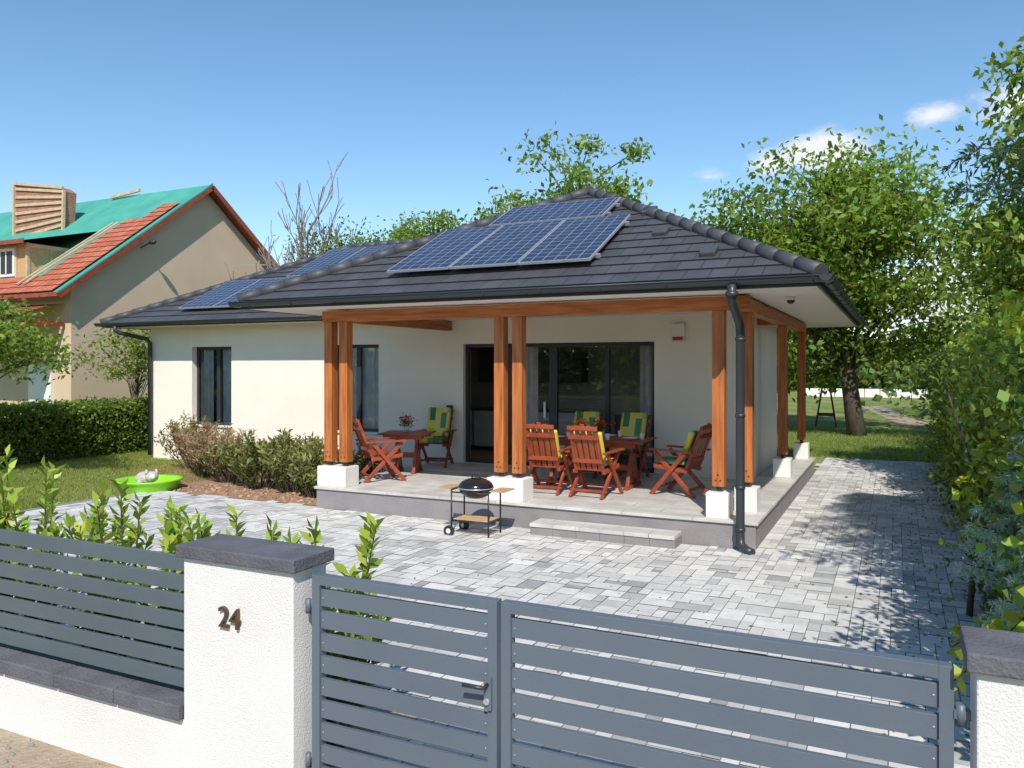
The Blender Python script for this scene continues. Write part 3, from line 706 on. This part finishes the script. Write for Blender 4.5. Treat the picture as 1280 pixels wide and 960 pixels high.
def flowers(x,y,z,cols,name,seed,h=0.16):
    e=empty(name); mb=MB(['white']); mb.lathe([(0.001,0),(0.045,0),(0.065,0.1),(0.055,0.1),(0.04,0.02)],(x,y,z),'white',14); mb.obj('pot',e)
    rg=np.random.default_rng(seed); parts=[]
    P=rg.normal(size=(160,3))*np.array((0.05,0.05,0.035))+np.array((x,y,z+0.10+h*0.3)); parts.append(rand_leaves(rg,P,0.05,G1,0.3))
    for c in cols: 
        P=rg.normal(size=(90,3))*np.array((0.06,0.06,0.03))+np.array((x,y,z+0.13+h*0.5)); parts.append(rand_leaves(rg,P,0.035,c,0.2,0.9))
    leaf_object('blooms',parts,e)
flowers(-4.45,11.7,FL+0.742,[(0.65,0.12,0.02),(0.7,0.4,0.03)],'flower_pot',1)
flowers(-4.15,11.75,FL+0.742,[(0.6,0.05,0.02)],'flower_pot',3)
flowers(-7.75,11.75,FL+0.702,[(0.5,0.05,0.08)],'flower_pot',2,0.2)
# ------------------------------------------------------------------ barbecue
e=empty('kettle_barbecue'); bx,by=-4.93,9.12
mb=MB(['black'])
R=0.225
mb.lathe([(R*math.sin(a),-R*0.62*math.cos(a)) for a in np.linspace(0.02,PI/2,8)],(bx,by,0.62),'black',28)
mb.lathe([(R*1.03*math.cos(a),R*0.55*math.sin(a)) for a in np.linspace(0,PI/2-0.02,8)],(bx,by,0.625),'black',28)
mb.lathe([(R*1.03,-0.006),(R*1.06,0.0),(R*1.03,0.006)],(bx,by,0.622),'panelframe',28)
mb.tube([(bx-0.06,by,0.745),(bx-0.05,by,0.785),(bx+0.05,by,0.785),(bx+0.06,by,0.745)],0.009,'blackm',8)
mb.lathe([(0.02,0),(0.02,0.02)],(bx+0.08,by-0.1,0.70),'panelframe',10)
mb.obj('kettle_bowl_and_lid',e)
mb=MB(['blackm'])
for sx in (-1,1):
    for sy in (-1,1): mb.tube([(bx+sx*0.27,by+sy*0.17,0.03),(bx+sx*0.27,by+sy*0.17,0.60)],0.011,'blackm',8)
    mb.tube([(bx+sx*0.27,by-0.17,0.60),(bx+sx*0.27,by+0.17,0.60)],0.011,'blackm',8); mb.tube([(bx+sx*0.27,by-0.17,0.2),(bx+sx*0.27,by+0.17,0.2)],0.011,'blackm',8)
for sy in (-1,1):
    for z in (0.2,0.57): mb.tube([(bx-0.27,by+sy*0.17,z),(bx+0.27,by+sy*0.17,z)],0.010,'blackm',8)
for sy in (-1,1):
    c=Vector((bx-0.29,by+sy*0.20,0.07))
    mb.tube([c-Vector((0,0.02,0)),c+Vector((0,0.02,0))],0.07,'blackm',18); mb.tube([c-Vector((0,0.024,0)),c+Vector((0,0.024,0))],0.032,'white',14)
mb.obj('cart_frame_and_wheels',e)
mb=MB(['shelfwood'])
for k in range(5): mb.box(bx-0.25,bx+0.25,by-0.155+k*0.063,by-0.10+k*0.063,0.212,0.226,'shelfwood')
for sx in (-1,1):
    for k in range(4):
        a=bx+sx*(0.285+k*0.05); mb.box(min(a,a+sx*0.043),max(a,a+sx*0.043),by-0.17,by+0.17,0.605,0.62,'shelfwood')
mb.obj('wooden_shelves',e,0.003)
e=empty('paddling_pool'); mb=MB(['lime'])
mb.lathe([(0.001,0.02),(0.42,0.02),(0.50,0.17),(0.56,0.19),(0.57,0.17),(0.52,0.14),(0.46,0.0)],(-12.0,9.95,0.01),'lime',32)
mb.obj('basin',e)
mb=MB(['rope']); mb.ball((-12.1,9.95,0.2),(0.2,0.15,0.12),'rope',14,10); mb.ball((-11.9,9.92,0.24),(0.12,0.11,0.1),'rope'); mb.ball((-12.25,10.05,0.2),(0.09,0.09,0.08),'rope')
mb.ball((-11.8,9.86,0.25),(0.05,0.05,0.05),'white'); mb.ball((-11.93,9.83,0.33),(0.035,0.02,0.05),'rope'); mb.ball((-11.86,9.98,0.33),(0.035,0.02,0.05),'rope'); mb.ball((-12.0,9.75,0.16),(0.06,0.05,0.05),'rope'); mb.obj('soft_toy',e)
# ------------------------------------------------------------------ vegetation
def shrub(name,c,r,n,leaf,ca,cb,seed,aspect=0.3,shoots=None):
    rg=np.random.default_rng(seed); parts=[]; e=empty(name); mb=MB(['bark']); c=np.array(c,float); r=np.array(r,float)
    ns=shoots or 36
    for k in range(ns):
        a=rg.random()*2*PI; q=rg.random()**0.5
        tip=c+np.array((math.cos(a)*q*r[0],math.sin(a)*q*r[1],r[2]*(1-0.35*q*q)*(0.75+0.4*rg.random())))
        b=c+np.array((math.cos(a)*q*r[0]*0.3,math.sin(a)*q*r[1]*0.3,0))
        mid=(b+tip)/2+np.array((math.cos(a)*0.06,math.sin(a)*0.06,0.05))
        mb.tube([b,mid,tip],[0.012,0.008,0.004],'bark',4,False)
        m=n//ns; t=0.25+0.75*rg.random(m)**0.7
        P=b[None]*(1-t[:,None])+tip[None]*t[:,None]+rg.normal(size=(m,3))*0.035
        d=rg.normal(size=(m,3)); d[:,2]=np.abs(d[:,2])*0.6+0.7
        kk=rg.random(); tt=t[:,None]
        parts.append(rand_leaves(rg,P,leaf,(ca*tt+cb*(1-tt))*(0.8+0.4*kk),0.2,aspect,0.3,dirs=d))
    mb.obj('stems',e); leaf_object('foliage',parts,e)
GR=np.array((0.26,0.28,0.11)); BR=np.array((0.34,0.24,0.15)); PK=np.array((0.50,0.35,0.27))
shrub('flowering_shrub',(-13.4,12.3,0),(0.9,0.7,1.05),2600,0.10,np.array((0.30,0.28,0.13)),BR*0.7,21)
shrub('flowering_shrub',(-12.3,11.6,0),(0.9,0.7,1.0),2800,0.09,PK*0.9,BR*0.6,22)
shrub('flowering_shrub',(-11.4,11.3,0),(0.8,0.7,0.95),2600,0.09,PK*0.65+G1*0.4,G2,23)
shrub('oleander_shrub',(-10.3,10.9,0),(0.85,0.6,0.95),3000,0.12,GR,G2,24)
shrub('oleander_shrub',(-9.5,10.8,0),(0.75,0.6,0.95),2800,0.12,GR*1.15,G2,25)
shrub('oleander_shrub',(-8.75,10.6,0),(0.5,0.5,0.85),1500,0.12,GR*1.1,G2*1.1,26)
shrub('low_shrub',(-8.6,11.6,0),(0.6,0.5,0.75),1500,0.11,GR,G2,27)
rg=np.random.default_rng(31)
for i,(x,y,h) in enumerate([(-6.75,3.75,1.50),(-6.35,3.7,1.35),(-5.95,3.75,1.52),(-5.5,3.7,1.45),(-5.1,3.75,1.30),(-4.75,3.7,1.38),(-4.4,3.75,1.22),(-4.15,3.8,1.18),(-3.7,3.75,1.27),(-3.3,3.7,1.22),(-2.98,3.7,1.26),(-7.3,3.8,1.35),(-2.8,3.55,1.05)]):
    e=empty('cherry_laurel'); mb=MB(['bark']); parts=[]
    for s_ in range(7):
        a=rg.random()*6.28; hh=h*(0.66+0.34*rg.random()) if s_ else h; lean=(0.05 if s_==0 else 0.17)*(1+rg.random())
        b=np.array((x,y,0.0)); tip=b+np.array((math.cos(a)*lean,math.sin(a)*lean,hh))
        mb.tube([b,(b+tip)/2+np.array((math.cos(a)*0.03,0,0)),tip],[0.012,0.009,0.004],'bark',5,False)
        m=52; t=np.linspace(0.3,1,m)
        P=b[None]*(1-t[:,None])+tip[None]*t[:,None]
        an=np.arange(m)*2.4; up=0.3+1.2*t**3
        d=np.c_[np.cos(an),np.sin(an),up]
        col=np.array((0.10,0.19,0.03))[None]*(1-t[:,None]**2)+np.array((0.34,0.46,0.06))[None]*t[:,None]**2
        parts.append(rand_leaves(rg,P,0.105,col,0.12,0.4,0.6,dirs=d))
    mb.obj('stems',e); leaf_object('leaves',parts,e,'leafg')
def hedge(name,x0,x1,y0,y1,h,n,leaf,ca,cb,seed,rough=0.08,m='leaf'):
    rg=np.random.default_rng(seed); e=empty(name)
    P=rg.random((n,3))*np.array((x1-x0,y1-y0,h))+np.array((x0,y0,0))
    w=rg.random(n); 
    P[:,0]=np.where(w<0.4,x1+rg.normal(size=n)*rough,np.where(w<0.5,x0+rg.normal(size=n)*rough,P[:,0]))
    P[:,1]=np.where((w>0.5)&(w<0.6),y0+rg.normal(size=n)*rough,P[:,1])
    P[:,2]=np.where(w>0.62,h+rg.normal(size=n)*rough*0.8,P[:,2])
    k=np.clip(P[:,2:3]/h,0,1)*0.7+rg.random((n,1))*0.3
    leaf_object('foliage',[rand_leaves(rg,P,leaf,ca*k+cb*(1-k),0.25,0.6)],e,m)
    mb=MB(['bark'])
    y=y0+0.2
    while y<y1:
        mb.tube([((x0+x1)/2,y,-0.05),((x0+x1)/2+0.05,y+0.05,h*0.8)],[0.03,0.015],'bark',5); y+=0.35
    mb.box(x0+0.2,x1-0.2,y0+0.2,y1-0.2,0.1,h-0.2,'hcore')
    mb.obj('branches',e)
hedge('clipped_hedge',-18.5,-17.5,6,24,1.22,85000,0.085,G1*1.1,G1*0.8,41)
def wild(cl,per,leaf,ca,cb,seed,aspect=0.55,clr=0.3):
    rg=np.random.default_rng(seed); parts=[]
    for p in cl:
        n=int(per*(0.6+0.8*rg.random())); P=rg.normal(size=(n,3))*clr*np.array((0.8,1,1))+np.array(p)
        P=P[P[:,2]>0.02]
        k=rg.random(); parts.append(rand_leaves(rg,P,leaf,ca*k+cb*(1-k),0.25,aspect))
    return parts
rg=np.random.default_rng(51); e=empty('wild_hedge'); cl=[]
for _ in range(400):
    y=3.9+17*rg.random(); h=2.2+0.25*math.sin(y*1.3)+(0.2 if y<9 else 0)
    z=h*rg.random()**0.8; xx=1.05+0.25*math.sin(y*2.1)+1.6*rg.random()**1.5
    if y<6: xx+=0.25
    cl.append((xx,y,z))
parts=wild(cl,180,0.085,G1*1.1,G2,52,clr=0.24)
cl=[(0.88+0.25*rg.random()+(0.2 if k%3==0 else 0),4.2+15*rg.random()**1.2,0.3+2.2*rg.random()) for k in range(190)]
parts+=wild(cl,80,0.10,GY*1.1,G1*1.2,53,0.7,0.17)
leaf_object('foliage',parts,e)
mb=MB(['bark'])
for k in range(40):
    y=4+16*k/40; x=1.6+0.3*rg.normal(); mb.tube([(x,y,-0.05),(x+0.1,y+0.1,1.1),(x-0.2,y,2.1)],[0.03,0.02,0.008],'bark',5)
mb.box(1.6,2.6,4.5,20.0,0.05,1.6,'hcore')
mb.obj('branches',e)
e=empty('trailing_vine'); mb=MB(['bark']); parts=[]
for (p0,p1,p2) in [((1.1,5.6,1.3),(0.7,5.4,0.75),(0.28,5.1,0.42)),((1.1,6.1,1.0),(0.65,6.2,0.55),(0.35,6.3,0.25)),((1.0,5.0,1.6),(0.72,4.8,1.3),(0.62,4.6,0.8)),((1.2,7.2,2.1),(0.9,7.0,2.5),(0.75,6.8,2.55)),((1.2,6.5,2.3),(1.0,6.2,2.75),(0.85,6.0,2.9)),((1.1,8.0,1.9),(0.7,8.0,1.6),(0.5,8.0,1.0)),((1.3,8.8,2.3),(1.0,8.6,2.9),(0.9,8.5,2.8)),((1.3,9.8,2.3),(0.9,9.6,2.7),(0.7,9.5,2.3)),((1.2,5.6,2.0),(0.85,5.4,2.0),(0.72,5.3,1.4)),((1.2,11,2.0),(0.75,11,2.0),(0.6,11,1.3)),((1.1,4.6,1.3),(0.75,4.5,1.35),(0.6,4.4,0.9))]:
    p0,p1,p2=map(np.array,(p0,p1,p2)); T=np.linspace(0,1,9)[:,None]; C=p0*(1-T)**2+2*p1*T*(1-T)+p2*T*T
    mb.tube([tuple(c) for c in C],0.005,'bark',4)
    T=rg.random((75,1)); P=p0*(1-T)**2+2*p1*T*(1-T)+p2*T*T+rg.normal(size=(75,3))*0.035
    parts.append(rand_leaves(rg,P,0.10,np.array((0.34,0.45,0.06)),0.15,0.75))
mb.obj('stems',e); leaf_object('leaves',parts,e)
def conifer(name,base,h,z0,rmax,levels,per,col,seed,need=0.05,droop=0.0,sub=9,dens=1.0,nasp=0.16):
    rg=np.random.default_rng(seed); e=empty(name); mb=MB(['bark']); parts=[]; b=np.array(base,float)
    mb.tube([tuple(b),tuple(b+np.array((0,0,h)))],[0.03*h*0.5,0.01],'bark',8)
    for l in range(levels):
        z=z0+(h-z0)*l/levels; r=rmax*(1-(z-z0)/(h-z0))**0.8+0.05
        for k in range(per):
            a=2*PI*(k+rg.random()*0.7)/per+l
            rr=r*(0.8+0.3*rg.random()); d=np.array((math.cos(a),math.sin(a),0))
            p0=b+np.array((0,0,z)); p1=p0+d*rr+np.array((0,0,-droop*rr+0.12*rr))
            mb.tube([tuple(p0),tuple((p0+p1)/2+np.array((0,0,-0.04*rr))),tuple(p1)],[0.012+0.01*rr,0.01,0.004],'bark',4,False)
            for s in range(sub):
                t=0.2+0.8*(s+1)/sub; c=p0+(p1-p0)*t; sd=np.array((-d[1],d[0],0))
                for sg in (-1,1):
                    ln=rr*0.42*(1.15-t)+0.08; q=c+(sd*sg+d*0.8)*ln*0.75+np.array((0,0,-0.03-0.25*ln))
                    n=int(70*dens*(ln/0.3+0.25)); T=rg.random((n,1)); P=c+(q-c)*T+rg.normal(size=(n,3))*0.012
                    dd=(q-c)/np.linalg.norm(q-c); D=np.tile(dd,(n,1))*0.7+rg.normal(size=(n,3))*0.7
                    parts.append(rand_leaves(rg,P,need,col,0.2,nasp,0.3,dirs=D))
    mb.obj('trunk_and_branches',e); leaf_object('needles',parts,e)
BS=np.array((0.40,0.54,0.54))
conifer('blue_spruce',(1.12,7.6,0),1.95,0.5,0.55,9,8,BS,61,0.045,0,6,1.1,0.2)
conifer('blue_spruce',(0.98,5.9,0),1.5,0.35,0.38,7,8,BS,62,0.045,0,5,1.0,0.2)
conifer('spruce_tree',(3.15,7.0,0),8.5,3.7,2.45,11,10,np.array((0.05,0.10,0.06)),63,0.075,0.12,10,0.6,0.2)
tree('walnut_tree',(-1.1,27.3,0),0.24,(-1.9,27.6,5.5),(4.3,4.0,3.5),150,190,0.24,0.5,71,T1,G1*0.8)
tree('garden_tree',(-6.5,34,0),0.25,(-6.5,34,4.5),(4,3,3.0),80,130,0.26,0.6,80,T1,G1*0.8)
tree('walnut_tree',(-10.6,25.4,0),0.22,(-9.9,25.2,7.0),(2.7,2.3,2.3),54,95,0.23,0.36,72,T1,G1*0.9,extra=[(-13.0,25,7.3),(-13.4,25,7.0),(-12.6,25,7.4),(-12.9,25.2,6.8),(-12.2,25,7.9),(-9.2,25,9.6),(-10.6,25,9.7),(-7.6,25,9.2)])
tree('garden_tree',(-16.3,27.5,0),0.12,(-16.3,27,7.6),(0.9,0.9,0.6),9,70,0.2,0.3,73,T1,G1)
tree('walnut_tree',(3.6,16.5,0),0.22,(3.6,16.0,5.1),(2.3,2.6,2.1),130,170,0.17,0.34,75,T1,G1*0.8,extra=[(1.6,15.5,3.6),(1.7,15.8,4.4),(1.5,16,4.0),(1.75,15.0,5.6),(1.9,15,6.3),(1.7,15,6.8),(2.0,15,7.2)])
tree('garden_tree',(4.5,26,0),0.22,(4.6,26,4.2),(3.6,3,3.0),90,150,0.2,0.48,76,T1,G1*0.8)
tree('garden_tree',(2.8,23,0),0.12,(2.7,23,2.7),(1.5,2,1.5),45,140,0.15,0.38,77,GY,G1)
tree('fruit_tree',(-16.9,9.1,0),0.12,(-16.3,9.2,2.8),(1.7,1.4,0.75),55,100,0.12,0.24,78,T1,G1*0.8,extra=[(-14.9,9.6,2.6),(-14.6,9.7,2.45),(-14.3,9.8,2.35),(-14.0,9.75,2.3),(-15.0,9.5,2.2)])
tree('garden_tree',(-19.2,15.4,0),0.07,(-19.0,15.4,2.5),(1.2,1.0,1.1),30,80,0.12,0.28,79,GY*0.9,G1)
def bare(name,base,h,seed):
    rg=random.Random(seed); e=empty(name); mb=MB(['barkp'])
    def br(p,d,l,r,lv):
        n=5; pts=[p]
        for i in range(n):
            d=(d+Vector((rg.gauss(0,0.08),rg.gauss(0,0.08),0.03))).normalized(); pts.append(pts[-1]+d*l/n)
        mb.tube(pts,[max(0.016,r*(1-0.5*i/n)) for i in range(n+1)],'barkp',5,False)
        if lv>=4: return
        for k in range(4 if lv<2 else 3):
            a=rg.random()*6.28; nd=(d+Vector((math.cos(a),math.sin(a),0.2))*rg.uniform(0.4,0.75)).normalized()
            q=pts[rg.randint(2,n)]; br(q,nd,l*rg.uniform(0.55,0.72),r*0.55,lv+1)
    for off,s in ((0,1),(0.7,0.86),(-0.6,0.8)):
        br(Vector(base)+Vector((off*0.3,0,0)),Vector((off*0.22,0,1)).normalized(),h*0.52*s,0.15*s,0)
    zs=max(v[2] for v in mb.v); k=h/zs
    mb.v=[(base[0]+(v[0]-base[0])*0.8*k,base[1]+(v[1]-base[1])*0.8*k,v[2]*k) for v in mb.v]
    mb.obj('bare_branches',e)
    r2=np.random.default_rng(seed); parts=[]
    for _ in range(20):
        P=r2.normal(size=(110,3))*0.36+np.array(base)+np.array((r2.normal()*0.8+0.9,r2.normal()*0.6,h*0.56+r2.random()*1.3)); parts.append(rand_leaves(r2,P,0.16,G1,0.3))
    leaf_object('sparse_foliage',parts,e)
bare('half_bare_tree',(-18.3,22.6,0),9.4,5)
tree('garden_tree',(-24,36,0),0.2,(-23.0,35.5,8.7),(1.5,1.4,1.2),22,110,0.22,0.4,74,T1,G1)
rg=np.random.default_rng(91); parts=[]
def band(n,fx,fy,h,per,leaf):
    for _ in range(n):
        t=rg.random(); x=fx(t);y=fy(t)
        hh=h*(0.5+0.7*rg.random()); P=rg.normal(size=(per,3))*np.array((2.2,1.5,hh*0.28))+np.array((x,y,hh*0.5)); P[:,2]=np.clip(P[:,2],0.0,None)
        k=rg.random(); parts.append(rand_leaves(rg,P,leaf,(G1*k+G2*(1-k))*1.1+0.03,0.3,0.8))
band(90,lambda t:-20+90*t,lambda t:75+8*rg.random(),5.0,260,0.7)
band(40,lambda t:3+14*t,lambda t:33+12*rg.random(),4.5,300,0.4)
band(60,lambda t:-90+80*t,lambda t:70+8*rg.random(),5.0,160,0.8)
band(100,lambda t:-70+140*t,lambda t:-32-6*rg.random(),8,200,0.8)
leaf_object('distant_trees',parts)
mb=MB(['soil']); mb.face([(0.2,33,0.01),(1.3,33,0.01),(-0.7,48,0.01),(-1.8,48,0.01)],'soil'); mb.obj('garden_path')
mb=MB(['white']); 
for k in range(8): mb.box(-6+k*1.0,-5.05+k*1.0,62,62.1,0,0.6,'white')
mb.obj('far_fence')
mb=MB(['bark']); 
for dx in (-0.35,0.35): mb.beam((-2.3+dx,31,0),(-2.3+dx*0.3,31.1,1.6),0.06,0.06,'bark')
mb.beam((-2.5,31.05,1.5),(-2.1,31.05,1.5),0.06,0.06,'bark'); mb.box(-2.55,-2.05,30.9,31.2,0.4,0.5,'bark'); mb.obj('garden_swing_frame')
rg=np.random.default_rng(99)
P=np.c_[rg.normal(0.35,0.45,600),rg.uniform(5,16,600),np.full(600,0.022)]; P=P[P[:,0]<0.8]
d=rg.normal(size=(len(P),3)); d[:,2]=0.05
P2=np.c_[rg.uniform(-9,0,160),rg.uniform(5,9.5,160),np.full(160,0.022)]; d2=rg.normal(size=(160,3)); d2[:,2]=0.05
leaf_object('fallen_leaves',[rand_leaves(rg,P,0.045,(0.2,0.19,0.06),0.3,0.5,3,dirs=d*3),rand_leaves(rg,P2,0.03,(0.2,0.18,0.08),0.3,0.5,3,dirs=d2*3)])
# ------------------------------------------------------------------ world, sun
EL=math.radians(44); AZ=math.radians(155)
w=bpy.data.worlds.new('World'); S.world=w; w.use_nodes=True; nt=w.node_tree
bg=nt.nodes['Background']; bg.inputs['Strength'].default_value=0.15
sky=nt.nodes.new('ShaderNodeTexSky'); sky.sky_type='NISHITA'; sky.sun_disc=False; sky.sun_elevation=EL; sky.sun_rotation=AZ
sky.air_density=1.0; sky.dust_density=0.05; sky.ozone_density=2.2
hs=nt.nodes.new('ShaderNodeHueSaturation'); hs.inputs['Saturation'].default_value=1.12; hs.inputs['Hue'].default_value=0.496; hs.inputs['Value'].default_value=1.12
L(nt,sky.outputs[0],hs.inputs['Color'])
tc=nt.nodes.new('ShaderNodeTexCoord')
n=nt.nodes.new('ShaderNodeTexNoise'); n.inputs['Scale'].default_value=16; n.inputs['Detail'].default_value=8; n.inputs['Roughness'].default_value=0.6
mp=nt.nodes.new('ShaderNodeMapping'); mp.inputs['Scale'].default_value=(1,1,2.2); L(nt,tc.outputs['Generated'],mp.inputs[0]); L(nt,mp.outputs[0],n.inputs[0])
acc=None
def pixdir(px,py):
    t=(px-640)/993; v=Vector((-.435+.9*t,.9+.435*t,(458-py)/993)).normalized(); return v
for (px,py,r,a) in [(1168,143,0.05,0.8),(1030,190,0.08,1.0),(968,206,0.055,0.85),(885,221,0.045,0.6),(1270,125,0.07,0.85),(1200,380,0.2,1.0),(1215,85,0.03,0.4)]:
    c=pixdir(px,py)
    sub=nt.nodes.new('ShaderNodeVectorMath'); sub.operation='SUBTRACT'; L(nt,tc.outputs['Generated'],sub.inputs[0]); sub.inputs[1].default_value=c
    ml=nt.nodes.new('ShaderNodeVectorMath'); ml.operation='MULTIPLY'; ml.inputs[1].default_value=(1,1,1.9); L(nt,sub.outputs[0],ml.inputs[0])
    ln=nt.nodes.new('ShaderNodeVectorMath'); ln.operation='LENGTH'; L(nt,ml.outputs[0],ln.inputs[0])
    mr=nt.nodes.new('ShaderNodeMapRange'); mr.inputs[1].default_value=0; mr.inputs[2].default_value=r; mr.inputs[3].default_value=a; mr.inputs[4].default_value=0; L(nt,ln.outputs['Value'],mr.inputs[0])
    if acc is None: acc=mr.outputs[0]
    else:
        mxn=nt.nodes.new('ShaderNodeMath'); mxn.operation='MAXIMUM'; L(nt,acc,mxn.inputs[0]); L(nt,mr.outputs[0],mxn.inputs[1]); acc=mxn.outputs[0]
ad=nt.nodes.new('ShaderNodeMath'); ad.operation='ADD'; L(nt,acc,ad.inputs[0]); L(nt,n.outputs[0],ad.inputs[1])
r=nt.nodes.new('ShaderNodeMapRange'); r.interpolation_type='SMOOTHSTEP'; r.inputs[1].default_value=0.8; r.inputs[2].default_value=1.25; L(nt,ad.outputs[0],r.inputs[0])
gt=nt.nodes.new('ShaderNodeMath'); gt.operation='MULTIPLY'; L(nt,r.outputs[0],gt.inputs[0])
st=nt.nodes.new('ShaderNodeMapRange'); st.inputs[1].default_value=0; st.inputs[2].default_value=0.3; L(nt,acc,st.inputs[0]); L(nt,st.outputs[0],gt.inputs[1])
mx=nt.nodes.new('ShaderNodeMix'); mx.data_type='RGBA'; L(nt,gt.outputs[0],mx.inputs[0]); L(nt,hs.outputs[0],mx.inputs[6]); mx.inputs[7].default_value=(6.2,6.4,6.7,1)
L(nt,mx.outputs[2],bg.inputs['Color'])
sl_=bpy.data.lights.new('sun','SUN'); sl_.energy=5.0; sl_.angle=math.radians(0.53); sl_.color=(1,0.95,0.87)
so=bpy.data.objects.new('sun',sl_); COL.objects.link(so)
sd=Vector((math.sin(AZ)*math.cos(EL),math.cos(AZ)*math.cos(EL),math.sin(EL)))
so.rotation_euler=sd.to_track_quat('Z','Y').to_euler()
cam=bpy.data.cameras.new('camera'); co=bpy.data.objects.new('camera',cam); COL.objects.link(co)
co.location=(0,0,2.2); co.rotation_euler=(PI/2,0,math.radians(25.8)); cam.sensor_width=36; cam.lens=27.93; cam.shift_y=-22/1280
cam.clip_end=2000; cam.clip_start=0.05
S.camera=co
S.view_settings.view_transform='Standard'; S.view_settings.look='None'; S.view_settings.exposure=0
